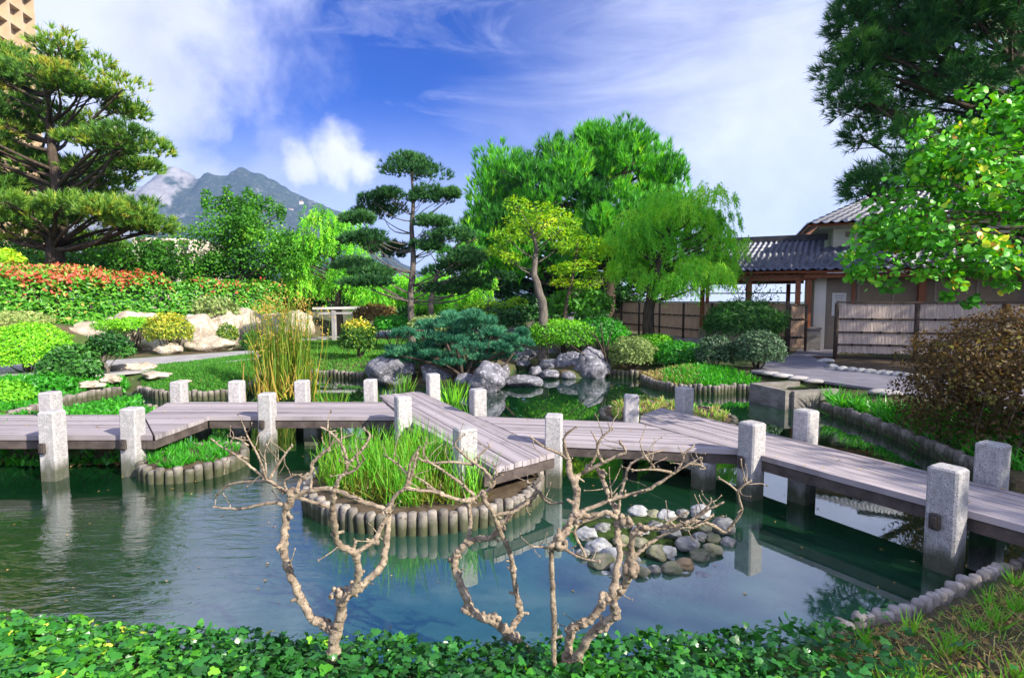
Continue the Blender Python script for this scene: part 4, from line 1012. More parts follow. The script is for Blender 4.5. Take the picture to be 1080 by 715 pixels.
m_clip = leafmat('clipped bright leaves', [(0, (.04, .13, .01)), (.5, (.09, .27, .015)), (1, (.24, .42, .03))], .3, .5, .3)
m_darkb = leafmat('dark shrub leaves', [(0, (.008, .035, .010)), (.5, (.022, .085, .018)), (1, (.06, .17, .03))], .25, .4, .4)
m_gold = leafmat('golden shrub leaves', [(0, (.018, .06, .012)), (.25, (.05, .12, .015)), (.5, (.20, .23, .025)), (.8, (.50, .38, .06)), (1, (.55, .32, .10))], .3, .5, .3)
m_photi = leafmat('red tipped hedge leaves', [(0, (.015, .07, .010)), (.35, (.04, .16, .015)), (.62, (.10, .24, .025)), (.70, (.34, .13, .07)), (1, (.40, .045, .045))], .22, .4, .4, hue=.5)
m_juni = leafmat('blue green juniper', [(0, (.010, .05, .032)), (.5, (.028, .12, .08)), (1, (.09, .24, .155))], .15, .55, .25)
m_maple = leafmat('brown maple leaves', [(0, (.018, .013, .008)), (.4, (.058, .038, .017)), (.7, (.10, .062, .024)), (.86, (.09, .10, .02)), (1, (.19, .15, .045))], .3, .5, .3)
m_olive = leafmat('grey green shrub', [(0, (.05, .07, .03)), (.5, (.11, .16, .06)), (1, (.22, .25, .10))], .25, .5, .25)
m_grey = leafmat('grey dark shrub', [(0, (.012, .03, .018)), (.5, (.035, .07, .04)), (1, (.09, .14, .085))], .2, .45, .4)

def tree(name, label, base, Y, trunk_px, trunk_r, pads, crown_fn, bark, rl=.06, every=1, twigs=2, low=.35, extra=None, group=None, ground=None, sag=-.05, seg=10):
    """trunk_px: pixel line foot -> top at distance Y, trunk_r the radii in metres"""
    pts = [dp(px, py, Y + (dy[0] if dy else 0)) for px, py, *dy in trunk_px]
    b = pts[0].copy(); zg = hz(b[0], b[1]) if ground is None else ground
    pts = [np.array([b[0], b[1], zg - .15])] + ([] if b[2] <= zg else [b]) + pts[1:]
    rr = [trunk_r[0] * 1.25] + ([trunk_r[0]] if len(pts) > len(trunk_px) else []) + list(np.interp(np.linspace(0, 1, len(trunk_px))[1:], np.linspace(0, 1, len(trunk_r)), trunk_r))
    t_ = thing(name, label, 'tree', (b[0], b[1], zg), 0, group)
    mb = MB(); fine = [pts[0]]; fr = [rr[0]]
    for i in range(1, len(pts)):
        for t in (.34, .67, 1.0): fine.append(pts[i - 1] + (pts[i] - pts[i - 1]) * t + (rng.normal(size=3) * .15 * rr[i] if t < 1 else 0)); fr.append(rr[i - 1] + (rr[i] - rr[i - 1]) * t)
    mb.tube(fine, fr, seg, wob=.06)
    skeleton(mb, pts, pads, rl, every, twigs, sag=sag, low=low)
    mb.build('trunk', bark, t_, True)
    crown_fn(t_, pads); return t_
def crown_leaf(mat, tmpl, n, L, W, tint=.5, **kw):
    def fn(t_, pads):
        lv = LV(tmpl)
        for c, r in pads: fill_leaf(lv, c, r, n, L, W, tint + rng.normal() * .12, **kw)
        lv.build('crown', mat, t_)
    return fn
def crown_pine(mat, n, k, L, W, tint=.5, **kw):
    def fn(t_, pads):
        lv = LV('needle')
        for c, r in pads: fill_pine(lv, c, r, n, k, L, W, tint + rng.normal() * .17, **kw)
        lv.build('crown', mat, t_)
    return fn
def pads_px(lst, Y, dy=.5, depth=.8):
    out = []
    for px, py, w, h, *d in lst:
        yy = Y + (d[0] if d else rng.normal() * dy); k = yy / F_
        out.append((dp(px, py, yy), np.array([w / 2 * k, w / 2 * k * depth, max(h / 2 * k, .08)])))
    return out

# layered pine at the left
lob = [(0, 66, 80, 40), (-20, 85, 80, 60), (0, 205, 70, 60), (5, 150, 60, 40), (60, 62, 110, 26), (25, 88, 120, 40), (90, 92, 110, 40), (125, 115, 70, 30), (50, 130, 150, 44), (120, 150, 120, 40), (20, 170, 120, 50), (140, 180, 90, 40), (75, 190, 160, 50), (160, 195, 45, 24), (30, 225, 140, 46), (120, 222, 120, 40), (150, 240, 80, 30), (60, 255, 120, 26), (-30, 130, 90, 120), (-30, 230, 90, 100)]
pd = lobes_to_pads([(a, b, c_, d_, rng.uniform(-1.5, 2.0)) for a, b, c_, d_ in lob], 21, 185, .82, 1.0, .46)
tree('layered_pine', 'tall pine with layered sunlit pads at the left edge of the garden', None, 21,
     [(60, 300), (58, 262), (66, 225), (58, 180), (52, 130), (50, 80)], [.36, .3, .24, .18, .12, .06], pd, crown_pine(m_pineL, 62, 12, .26, .042, .55, low=-.6), m_bark, .09, 2, 3)
# second stem seen beside it
# niwaki pine in the middle
npd = pads_px([(434, 180, 80, 25), (434, 174, 56, 18), (410, 208, 42, 16), (459, 210, 54, 20), (476, 206, 22, 12), (394, 226, 56, 24), (380, 232, 34, 16), (456, 236, 46, 17), (384, 254, 66, 22), (408, 262, 36, 16), (474, 252, 72, 22), (455, 262, 30, 12), (488, 272, 70, 22), (372, 282, 60, 18), (398, 290, 50, 15), (470, 284, 60, 18), (498, 296, 50, 18), (392, 300, 60, 14), (470, 306, 56, 14)], 17.5, .45, .75)
npd = [(c, r * np.array([1, 1, 1.25])) for c, r in npd]
npd = [(c + (rng.normal(size=3) * r * np.array([.35, .3, .25]) if j else 0), r * (.62 if j else .8)) for c, r in npd for j in range(5)]
tree('cloud_pruned_pine', 'slender cloud pruned pine with flat pads and a bare grey trunk in the middle', None, 17.5,
     [(434, 352), (433, 310), (436, 272), (434, 240), (436, 208), (434, 182)], [.115, .105, .09, .075, .055, .03], npd, crown_pine(m_pineD, 85, 11, .15, .026, .5, up=1.0, low=-.5), m_barkg, .036, 2, 3, sag=-.09)
# smaller pine behind it
pd = lobes_to_pads([(480, 266, 80, 24), (500, 250, 44, 20), (495, 285, 60, 22), (505, 305, 50, 16)], 23, 15, .55, 1, .3)
tree('pine', 'lower spreading pine behind the cloud pruned pine', None, 23, [(455, 345), (454, 320), (462, 285), (485, 255)], [.14, .12, .09, .05], pd, crown_pine(m_pineG, 50, 12, .2, .03, .35), m_barkg, .06)
# great umbrella pine
lob = [(610, 175, 110, 60, 1), (575, 195, 120, 70, -1), (640, 182, 110, 70, 0), (685, 200, 80, 80, 1), (545, 225, 90, 80, -1), (600, 225, 150, 110, 1), (660, 235, 120, 100, -1.5), (520, 258, 80, 70, 0), (515, 225, 56, 70, 0), (545, 182, 80, 60, 0), (522, 200, 56, 60, 0), (700, 178, 60, 56, 0), (705, 230, 60, 70, 0), (560, 275, 110, 70, 1), (640, 285, 140, 60, 1), (590, 158, 60, 30, 0), (655, 156, 80, 30, 0), (622, 150, 50, 18, 0)]
lob += [(540, 285, 70, 40, 1), (585, 290, 80, 40, 0), (625, 262, 90, 60, -1), (508, 275, 44, 50, 1)]
pd = lobes_to_pads(lob, 29, 150, .8, 1.15, 1.0) + lobes_to_pads(lob, 29, 60, 1.25, 1.0, .8)
pine_g = lambda t_, pads: crown_pine(m_pineG, 72, 12, .40, .048, .42, up=1.7, low=-.75, spread=.6)(t_, pads)
tree('umbrella_pine', 'great rounded umbrella pine rising behind the middle of the garden', None, 29, [(640, 325), (645, 290), (630, 250), (618, 200), (612, 160)], [.42, .36, .3, .2, .1], pd, pine_g, m_bark, .12, 3)
# its dark neighbours under the canopy
pd = lobes_to_pads([(525, 292, 70, 60), (560, 300, 80, 40), (610, 305, 80, 30)], 31, 40, .8, 1, .7)
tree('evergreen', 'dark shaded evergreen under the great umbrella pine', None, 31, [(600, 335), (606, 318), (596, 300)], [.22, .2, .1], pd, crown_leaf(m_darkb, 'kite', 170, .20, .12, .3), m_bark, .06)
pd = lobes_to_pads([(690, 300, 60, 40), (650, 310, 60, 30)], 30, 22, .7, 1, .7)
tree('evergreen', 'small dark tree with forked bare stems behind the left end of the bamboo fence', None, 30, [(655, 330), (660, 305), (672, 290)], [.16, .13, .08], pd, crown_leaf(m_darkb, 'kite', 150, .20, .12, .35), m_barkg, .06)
# drooping pepper tree
lob = [(715, 212, 110, 50), (680, 235, 80, 70), (745, 240, 80, 70), (700, 265, 130, 70), (760, 265, 50, 60), (725, 290, 100, 50), (660, 262, 50, 70)]
pd = lobes_to_pads([(a, b, c_, d_, rng.uniform(-1, 1)) for a, b, c_, d_ in lob], 18, 80, .6, 1, .7)
def weepfn(mat, n, k, L, W, tint, length):
    def fn(t_, pads):
        lv = LV('kite')
        for c, r in pads: fill_weep(lv, c, r, n, k, L, W, tint + rng.normal() * .13, length)
        lv.build('crown', mat, t_)
    return fn
tree('pepper_tree', 'bright green drooping pepper tree in front of the pavilion roof', None, 18, [(684, 350), (686, 318), (694, 285), (706, 245)], [.2, .17, .14, .08], pd, weepfn(m_weep, 26, 30, .12, .024, .62, .62), m_bark, .06, 2)
# yellowing trees
ypd = pads_px([(545, 215, 30, 16), (552, 232, 46, 18), (570, 222, 34, 18), (590, 228, 30, 16), (535, 250, 36, 16), (524, 264, 28, 12), (538, 272, 24, 10), (592, 258, 26, 10), (560, 248, 36, 14), (585, 246, 36, 14), (600, 236, 26, 14), (548, 240, 40, 20), (575, 235, 30, 16)], 16, .35, .8)
tree('golden_tree', 'slim tree with yellow green leaves and dry seed pods before the umbrella pine', None, 16, [(573, 348), (572, 318), (563, 290), (566, 262), (560, 240)], [.15, .13, .1, .07, .04], ypd, crown_leaf(m_leafY, 'kite', 190, .11, .05, .40, up=.8, out=.4), m_barkg, .05, 1, 4)
ypd = pads_px([(602, 246, 30, 10), (618, 254, 40, 12), (606, 264, 40, 12), (628, 268, 40, 13), (594, 284, 36, 12), (636, 262, 22, 10), (612, 280, 44, 12), (630, 290, 36, 12), (596, 298, 34, 10), (620, 300, 36, 10)], 17, .35, .8)
tree('layered_tree', 'small tree with flat tiers of bright green leaves right of the golden tree', None, 17, [(594, 342), (600, 310), (606, 280), (610, 252)], [.07, .06, .045, .02], ypd, crown_leaf(m_leafY, 'kite', 260, .10, .05, .40, up=1.4, out=.2), m_bark, .03, 1, 3)
ypd = pads_px([(515, 318, 30, 9), (500, 324, 26, 9), (530, 322, 30, 8), (508, 332, 34, 9), (545, 318, 24, 8)], 19, .2, .8)
tree('layered_tree', 'low bright green tree with flat leaf tiers behind the blue juniper', None, 19, [(512, 345), (514, 330), (516, 318)], [.04, .03, .02], ypd, crown_leaf(m_leafY, 'kite', 120, .12, .05, .22, up=1.4, out=.2), m_bark, .02)
# leafy tree at left centre
lob = [(250, 235, 90, 50), (225, 262, 70, 70), (280, 258, 80, 60), (250, 285, 120, 40), (300, 275, 50, 50), (212, 285, 50, 40)]
pd = lobes_to_pads(lob, 25, 75, .72, 1, .8) + pads_px([(218, 212, 12, 26), (240, 208, 10, 24), (262, 210, 12, 26), (285, 218, 12, 24), (232, 216, 14, 18), (252, 216, 14, 18), (272, 214, 12, 18), (296, 224, 10, 20)], 25)
tree('leafy_tree', 'dense bright green leafy tree with upright shoots above the hedge', None, 25, [(255, 325), (253, 295), (250, 262), (250, 235)], [.25, .2, .14, .06], pd, crown_leaf(m_leafG, 'kite', 250, .14, .085, .42), m_bark, .06, 2)
# willowy tree
lob = [(345, 235, 60, 40), (325, 258, 60, 60), (370, 255, 60, 60), (345, 285, 80, 50), (385, 285, 40, 50), (320, 300, 50, 40)]
pd = lobes_to_pads(lob, 26, 46, .7, 1, .8)
tree('willowy_tree', 'pale green willowy tree left of the cloud pruned pine', None, 26, [(358, 345), (356, 315), (352, 280), (350, 240)], [.2, .17, .12, .06], pd, weepfn(m_weep, 20, 26, .14, .036, .6, .8), m_bark, .07)
# weeping backdrop behind the niwaki
for i, (px, lab) in enumerate([(395, 'weeping green shrub left of the cloud pruned trunk'), (425, 'weeping green shrub directly behind the cloud pruned trunk'), (462, 'weeping green shrub right of the cloud pruned trunk'), (500, 'weeping green shrub below the dark evergreen')]):
    pd = lobes_to_pads([(px, 300, 46, 50), (px, 318, 50, 34)], 25.5 + i % 2, 16, .7, 1, .7)
    tree('weeping_shrub', lab, None, 25.5 + i % 2, [(px, 345), (px + 3, 325), (px, 300)], [.08, .07, .04], pd, weepfn(m_weep, 22, 22, .14, .04, .55, .7), m_bark, .03, group='weeping shrubs behind the lawn')
# filler trees behind
for lab, Y, px, lob, mat, n, tint in [
    ('dark broadleaf tree behind the layered pine and above the hedge', 27, 150, [(150, 270, 110, 50), (100, 275, 90, 50), (180, 285, 60, 40), (60, 280, 90, 40), (20, 275, 80, 50)], m_leafG, 80, .32),
    ('rounded green tree between the leafy tree and the willowy one', 30, 318, [(310, 268, 60, 60), (325, 300, 70, 40)], m_leafG, 34, .5),
    ('low dark tree behind the white railing', 30, 300, [(300, 312, 60, 30), (340, 314, 70, 26), (380, 312, 60, 30)], m_darkb, 34, .4)]:
    pd = lobes_to_pads(lob, Y, n, .95, 1, .75)
    tree('broadleaf_tree', lab, None, Y, [(px, 330), (px + 2, 300), (px, 275)], [.25, .2, .1], pd, crown_leaf(mat, 'kite', 150, .2, .12, tint), m_bark, .07)
# big pine at the right
lob = [(960, 10, 170, 90, 0), (1040, 40, 150, 120, -1), (925, 60, 90, 60, 0), (960, 95, 140, 60, 1), (900, 105, 50, 40, 0), (1050, 130, 130, 90, 1), (930, 140, 90, 50, 0), (900, 20, 50, 50, 0), (900, 140, 40, 30, 0), (945, 180, 80, 50, 0), (915, 195, 60, 36, 0), (1000, 175, 100, 60, 1), (1000, -60, 220, 120, 0), (1120, 0, 120, 200, 0), (1130, -120, 200, 160, 0), (1100, 150, 120, 120, 1), (900, 85, 40, 20, 0)]
pd = lobes_to_pads(lob, 14, 200, .66, 1.3, .75)
tree('dark_pine', 'huge dark long needled pine filling the top right corner', None, 14, [(1130, 400), (1120, 300), (1100, 180), (1070, 60), (1040, -60)], [.36, .3, .25, .18, .08], pd, crown_pine(m_pineR, 78, 14, .25, .021, .5, up=.5, low=-.8), m_bark, .08, 2, 3)
# leafy tree with heart shaped leaves reaching in from the right
lob = [(1040, 140, 120, 70, .3), (1000, 170, 90, 60, .0), (1060, 190, 120, 80, -.3), (965, 205, 70, 50, 0), (1010, 220, 110, 60, .2), (940, 240, 70, 50, 0), (1060, 250, 110, 60, 0), (985, 255, 100, 40, -.2), (920, 260, 50, 26, 0), (1070, 110, 60, 50, 0), (1130, 180, 120, 180, 0), (1050, 285, 80, 24, 0), (930, 285, 60, 18, 0), (960, 240, 90, 60, 0), (1010, 278, 130, 34, 0), (1060, 292, 80, 26, 0)]
pd = lobes_to_pads(lob, 6.0, 190, .20, 1.6, .7)
pd += pads_px([(1025, 98, 30, 14), (975, 128, 26, 12), (905, 258, 22, 12), (895, 270, 16, 8), (1000, 312, 16, 6), (1025, 318, 20, 8), (965, 140, 22, 12), (940, 300, 26, 10), (970, 290, 30, 12), (1060, 300, 30, 14), (1075, 280, 30, 16), (955, 275, 36, 14), (905, 285, 18, 8), (1010, 300, 24, 10)], 6.0, .1)
def redfn(t_, pads):
    lv = LV('round')
    for c, r in pads: fill_leaf(lv, c, r, 30, .058, .060, .33 + rng.normal() * .22, up=.35, out=.25, shell=.2, droop=.5)
    lv.build('crown', m_red, t_)
tree('heart_leaved_tree', 'tree with lime green and yellow heart shaped leaves reaching in from the right', None, 6.2, [(1230, 470), (1225, 380), (1210, 290), (1170, 210)], [.10, .09, .075, .05], pd, redfn, m_bark, .02, 4, 4, sag=.06, low=-.1)
# unseen trees added outside the frame on the right to shade the bridge
def shade_tree(x, y, h, r, label):
    pads = []
    for _ in range(46):
        d = rdir(1)[0] * rng.uniform(.2, 1) ** .4
        pads.append((np.array([x, y, h - r * .9]) + d * np.array([r, r, r * .9]), np.array([.95, .95, .7])))
    zg = hz(x, y); t_ = thing('broadleaf_tree', label, 'tree', (x, y, zg), 0, 'unseen trees added beyond the right edge')
    mb = MB(); pts = [np.array([x, y, zg - .1]), np.array([x + .1, y, h * .35]), np.array([x, y + .1, h * .75])]
    mb.tube(pts, [.28, .22, .1], 8); skeleton(mb, pts, pads, .08, 2, 1); mb.build('trunk', m_bark, t_, True)
    crown_leaf(m_leafG, 'kite', 150, .24, .16, .45)(t_, pads)
shade_tree(12.8, .8, 6.6, 3.0, 'unseen broad tree added for shade beyond the right edge behind the brown maple')
shade_tree(14.0, -4.4, 9.3, 3.6, 'unseen broad tree added for shade beyond the right edge level with the viewer')
shade_tree(20.0, 8.6, 10.5, 3.6, 'taller unseen broad tree added for shade far beyond the right edge')

# ------------------------------------------------------------------ shrubs
def bush(name, label, c, r, mat, n, L, W, tint=.5, cat='shrub', group=None, tmpl='kite', up=.35, stems=True, lumps=9, shell=3.0, base=None, tip=None):
    c = np.array(c, float); r = np.array(r, float)
    zb = base if base is not None else hz(c[0], c[1])
    t_ = thing(name, label, cat, (c[0], c[1], zb), 0, group)
    lv = LV(tmpl); per = n // (lumps + 1)
    off = rng.uniform(0, 99, 3)
    d = rdir(n * 2); d = d[d[:, 2] > -.55][:n]; m_ = len(d)
    bump_ = np.array([mnoise.fractal(Vector(u * 2.1 + off), 1, 2, 3) for u in d])
    fine_ = np.array([mnoise.fractal(Vector(u * 6 + off), 1, 2, 3) for u in d])
    rough_ = .10 if 'clipped' in name or name == 'azalea' else .26
    rad = (1 - np.abs(rng.normal(size=m_)) * .18) * (1 + rough_ * bump_ + .08 * fine_)
    P = c + d * rad[:, None] * r
    keep = P[:, 2] > zb + .02; P, d, bump_ = P[keep], d[keep], bump_[keep]; m_ = len(P)
    N = norm(d + np.array([0, 0, up]) + rng.normal(size=(m_, 3)) * .5)
    D = norm(perp(N) + d * .45 + np.array([0, 0, .2])); s = rng.uniform(.45, 1.25, m_)
    T = tint + rng.normal(size=m_) * .16 + .12 * bump_
    if tip is not None: T = T + tip * smooth(.35, .85, d[:, 2]) * (rng.uniform(size=m_) < .75)
    lv.add(P, D, N, L * s, W * s, T); lv.build('foliage', mat, t_)
    if stems:
        mb = MB()
        for _ in range(7):
            e = c + rdir(1)[0] * r * .7; a = np.array([c[0] + rng.normal() * .012, c[1] + rng.normal() * .012, zb - .05])
            mb.tube(limb(a, e, 5, 0, .08), [.022, .02, .016, .012, .007], 5)
        mb.build('stem', m_bark, t_, True)
    return t_
def bush_px(name, label, px, py, w, h, Y, mat, n, Lpx, tint=.5, depth=1.0, asp=.55, **kw):
    """bush whose outline is centred at (px, py), w x h pixels large, at distance Y"""
    k = Y / F_; c = dp(px, py, Y)
    return bush(name, label, c, (w / 2 * k, w / 2 * k * depth, h / 2 * k), mat, n, Lpx * k, Lpx * k * asp, tint, **kw)
bush_px('clipped_bush', 'large round clipped bright green bush at the left edge', 30, 368, 74, 54, 12.6, m_clip, 9000, 3.4, .62)
bush_px('shrub', 'dark leafy shrub between the clipped bush and the bonsai', 76, 388, 54, 44, 12.0, m_darkb, 4200, 5, .55)
bush_px('shrub', 'low yellow green shrub in the bottom corner of the left bank', 10, 420, 42, 34, 9.8, m_clip, 2600, 4.5, .45)
bush_px('shrub', 'low dark green shrub on the bank below the dark leafy shrub', 48, 410, 56, 26, 10.9, m_strap, 2600, 6, .35)
bush_px('shrub', 'rounded golden green shrub in front of the rock wall', 178, 348, 44, 36, 17.3, m_gold, 4200, 2.8, .40, tip=.2)
bush_px('shrub', 'soft bright green fern like shrub on top of the rocks', 118, 346, 36, 16, 18.2, m_clip, 1500, 4.5, .45, asp=.2)
bush_px('shrub', 'mossy green cushion on the rock beside the bonsai', 140, 342, 40, 14, 17.8, m_clip, 1500, 3, .55)
bush_px('shrub', 'yellow moss cushion on the broad pale rock', 240, 353, 20, 22, 18.6, m_gold, 900, 3, .25, stems=False)
bush_px('shrub', 'pale flowered grey shrub behind the clipped bush', 20, 338, 56, 20, 15.5, m_olive, 1600, 3.4, .8)
bush_px('shrub', 'dry pinkish grey shrub over the middle rocks', 228, 326, 44, 22, 20.5, m_olive, 1600, 4, .6)
bush_px('shrub', 'dark green shrub at the left foot of the reeds', 268, 362, 22, 22, 18.5, m_darkb, 1200, 4, .5)
bush_px('shrub', 'yellow leaved bush at the far left edge below the pine', 2, 275, 36, 22, 19, m_leafY, 1200, 5, .5)
# bonsai
c = g(116, 398, .33)
bp_ = pads_px([(106, 362, 26, 16), (124, 364, 26, 16), (114, 357, 36, 14), (130, 370, 24, 12), (98, 370, 20, 12), (116, 368, 34, 12)], c[1], .12)
tree('bonsai_tree', 'small bonsai like tree with forked trunk above the pale path', None, c[1], [(113, 398), (114, 390), (108, 380), (112, 368)], [.045, .04, .03, .02], bp_, crown_leaf(m_darkb, 'kite', 420, .085, .05, .62, up=.7), m_barkg, .035, 1, 2)
# golden shrub on the lawn
bush_px('golden_shrub', 'dark leaved shrub with a golden top on the sunlit lawn', 377, 357, 36, 40, 15.8, m_gold, 3400, 3.4, .08, tip=.6)
# hedges (lines of growth)
def hedge(label, pts, hgt, w, mat, n, L, tint, tipf, cat='hedge', name='hedge', red=0.0):
    pts = [np.array(p, float) for p in pts]; mid = pts[len(pts) // 2]
    t_ = thing(name, label, cat, (mid[0], mid[1], hz(mid[0], mid[1])))
    seg = np.array([np.linalg.norm(pts[i + 1] - pts[i]) for i in range(len(pts) - 1)]); cs = np.concatenate([[0], np.cumsum(seg)])
    s = rng.uniform(0, cs[-1], n); x = np.interp(s, cs, [p[0] for p in pts]); y = np.interp(s, cs, [p[1] for p in pts])
    d_ = (pts[-1] - pts[0]) / np.linalg.norm(pts[-1] - pts[0]); nv = np.array([-d_[1], d_[0]])
    a = rng.uniform(-.15 * PI, 1.15 * PI, n); ca, sa = np.cos(a), np.sin(a)
    sq = np.maximum(np.abs(ca), np.abs(sa)); lump = np.array([mnoise.fractal(Vector((s_ * .9, a_ * .9, 4.)), 1, 2, 4) for s_, a_ in zip(s, a)])
    rr = (1 - np.abs(rng.normal(size=n)) * .14) * (1 + .26 * lump) / sq ** .75
    u = ca * rr * w / 2; v = sa * rr * hgt
    base = np.stack([x + nv[0] * u, y + nv[1] * u], 1); zz = height(np.stack([x, y], 1))
    P = np.concatenate([base, (zz + np.maximum(v, .02))[:, None]], 1)
    N = norm(np.stack([nv[0] * ca, nv[1] * ca, sa + .3], 1) + rng.normal(size=(n, 3)) * .5); D = norm(perp(N) + np.array([0, 0, .5]))
    sc = rng.uniform(.6, 1.3, n)
    T = tint + rng.normal(size=n) * .13 + .1 * lump
    if tipf:
        redm = smooth(.66, 1.0, v / hgt + .55 * lump) * tipf(s / cs[-1]); hit = rng.uniform(size=n) < redm * .62
        T = np.where(hit, rng.uniform(.74, 1, n), np.minimum(T, .66))
    lv = LV('kite'); lv.add(P, D, N, L * sc, L * .5 * sc, T); lv.build('foliage', mat, t_)
    for i in range(14):
        mb = MB()
        q_ = rng.uniform(0, cs[-1]); p = np.array([np.interp(q_, cs, [p[0] for p in pts]), np.interp(q_, cs, [p[1] for p in pts])]); zz_ = hz(*p)
        mb.tube(limb((*p, zz_ - .1), (p[0] + rng.normal() * .3, p[1] + rng.normal() * .2, zz_ + hgt * .75), 4), [.03, .025, .02, .01], 5); mb.build('stem', m_bark, t_, True)
    return t_
hedge('long hedge with red young leaves along its left top', [(-19, 15.6), (-16.2, 17.4), (-14.2, 20.0), (-12.7, 22.6), (-11.0, 24.8)], 1.55, 1.7, m_photi, 26000, .17, .40, lambda s: np.interp(s, [0, .45, .62, 1], [1, 1, .35, .12]))
# red flush standing higher at the left
bush_px('red_shrub', 'shrub with red young leaves at the foot of the layered pine', 66, 292, 100, 24, 19.6, m_photi, 2400, 4.2, .66, base=1.3)
bush_px('red_shrub', 'red tipped shrub at the far left end of the hedge', 12, 292, 50, 30, 18.8, m_photi, 1800, 4.2, .66, base=1.3)
# juniper: spreading sprays
def juniper(label, padlist, Y, n, mat, base_px):
    b = g(*base_px, .25); t_ = thing('blue_juniper', label, 'shrub', (b[0], b[1], .25))
    lv = LV('needle'); mb = MB()
    for i_, (c, r) in enumerate(pads_px(padlist, Y, .45, .9)):
        fill_pine(lv, c, r, n, 10, .12, .022, .5 + rng.normal() * .16, up=.75, low=-.2, spread=.55)
        if i_ % 4 == 0: mb.tube(limb((b[0] + rng.normal() * .05, b[1], .2), c, 6, .06, .08), [.05, .045, .035, .028, .02, .01], 6)
    lv.build('foliage', mat, t_); mb.build('stem', m_bark, t_, True)
jp = []
for a_ in [(470, 347, 56, 16), (505, 343, 56, 15), (440, 354, 44, 14), (490, 356, 70, 16), (530, 352, 40, 13), (543, 362, 32, 11), (455, 367, 60, 14), (500, 371, 60, 14), (425, 373, 36, 10), (475, 383, 50, 11), (520, 379, 46, 11), (440, 383, 40, 10), (550, 354, 22, 9), (500, 388, 30, 10), (412, 380, 24, 8), (485, 336, 44, 14), (520, 364, 44, 13), (460, 340, 40, 13), (505, 335, 44, 12), (450, 376, 60, 14), (485, 378, 60, 14), (530, 370, 40, 12), (470, 358, 70, 16)]:
    for _ in range(4): jp.append((a_[0] + rng.uniform(-.36, .36) * a_[2], a_[1] + rng.uniform(-.3, .3) * a_[3], a_[2] * rng.uniform(.3, .6), a_[3] * rng.uniform(.35, .6)))
juniper('wide blue green juniper sprawling over the shore rocks', jp, 13.4, 62, m_juni, (490, 398))
bush_px('clipped_bush', 'rounded grey green clipped shrub left of the blue juniper', 452, 345, 44, 24, 15, m_olive, 2200, 3.5, .5)
bush_px('shrub', 'low bright green shrub right of the cloud pruned trunk base', 415, 343, 40, 18, 18.5, m_strap, 1500, 4, .5)
bush_px('shrub', 'dry brown shrub in front of the white railing', 395, 332, 44, 20, 20.5, m_maple, 1500, 4, .62)
# azaleas right of centre
bush_px('azalea', 'wide clipped azalea mound with bright flat top above the cove', 592, 354, 78, 34, 16.2, m_clip, 5200, 3.2, .25, depth=.7, tip=.25)
bush_px('azalea', 'green azalea mound behind the bare twigged shrub', 632, 352, 60, 34, 16.8, m_strap, 3000, 4, .35)
bush_px('shrub', 'feathery green shrub in front of the yellowing trees', 612, 322, 70, 34, 18, m_leafG, 2600, 5, .35)
bush_px('shrub', 'rounded olive green shrub on the bank above the short edging', 667, 372, 50, 34, 14.8, m_olive, 4200, 3.2, .5)
bush_px('azalea', 'dark green azalea mound in front of the left bamboo fence', 715, 375, 60, 28, 14.9, m_strap, 4200, 3.8, .3)
bush_px('azalea', 'low green azalea mound behind the olive shrub', 690, 360, 40, 14, 17, m_clip, 1200, 3.6, .3)
bush_px('shrub', 'grey dark shrub behind the white stone seat', 755, 372, 40, 34, 13.8, m_grey, 2400, 3.6, .45)
bush_px('clipped_bush', 'round dark grey green clipped shrub beside the paved path', 800, 369, 52, 40, 13.2, m_grey, 4600, 3.4, .5)
bush_px('bamboo_shrub', 'tall feathery dark green shrub before the end of the left bamboo fence', 784, 340, 76, 40, 16.5, m_darkb, 6500, 6.5, .5, asp=.16)
b = g(640, 388, .25); t_ = thing('dark_shrub', 'leafless leaning shrub beside the large pale boulder', 'shrub', (b[0], b[1], .25))
for px, py in [(608, 352), (618, 345), (600, 362), (626, 350), (634, 342), (646, 345)]:
    mb = MB(); mb.tube(limb(b, dp(px, py, b[1] + rng.normal() * .3), 6, .05, .06), [.04, .034, .026, .02, .014, .008], 6); mb.build('stem', m_bark, t_, True)
lv = LV('kite')
for px, py in [(612, 352), (626, 346), (640, 342)]: fill_leaf(lv, dp(px, py, b[1]), np.array([.5, .4, .3]), 130, .09, .03, .3)
lv.build('foliage', m_darkb, t_)
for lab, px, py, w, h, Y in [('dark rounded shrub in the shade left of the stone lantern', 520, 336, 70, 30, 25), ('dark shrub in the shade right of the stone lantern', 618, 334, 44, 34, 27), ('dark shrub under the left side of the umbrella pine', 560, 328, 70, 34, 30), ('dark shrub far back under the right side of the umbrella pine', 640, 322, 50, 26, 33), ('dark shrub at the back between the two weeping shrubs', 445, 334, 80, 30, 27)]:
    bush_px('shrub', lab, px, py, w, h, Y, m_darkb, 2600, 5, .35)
# thin saplings against the pavilion
t_ = thing('sapling', 'thin dark sapling showing against the white opening of the pavilion', 'tree', (*dp(790, 330, 17.2)[:2], .4)); mb = MB(); lv = LV('kite')
b0 = dp(790, 345, 17.2)
for px, py in [(775, 292), (783, 296), (790, 290), (798, 300), (806, 298), (812, 306), (768, 304), (820, 308)]:
    e = dp(px, py, 17.2 + rng.normal() * .3); l_ = limb(b0, e, 6, 0, .06); mb.tube(l_, [.016, .014, .012, .01, .008, .005], 5)
    for p in l_[3:]: fill_leaf(lv, p, np.array([.22, .2, .16]), 11, .12, .04, .4)
mb.build('trunk', m_bark, t_, True); lv.build('crown', m_darkb, t_)
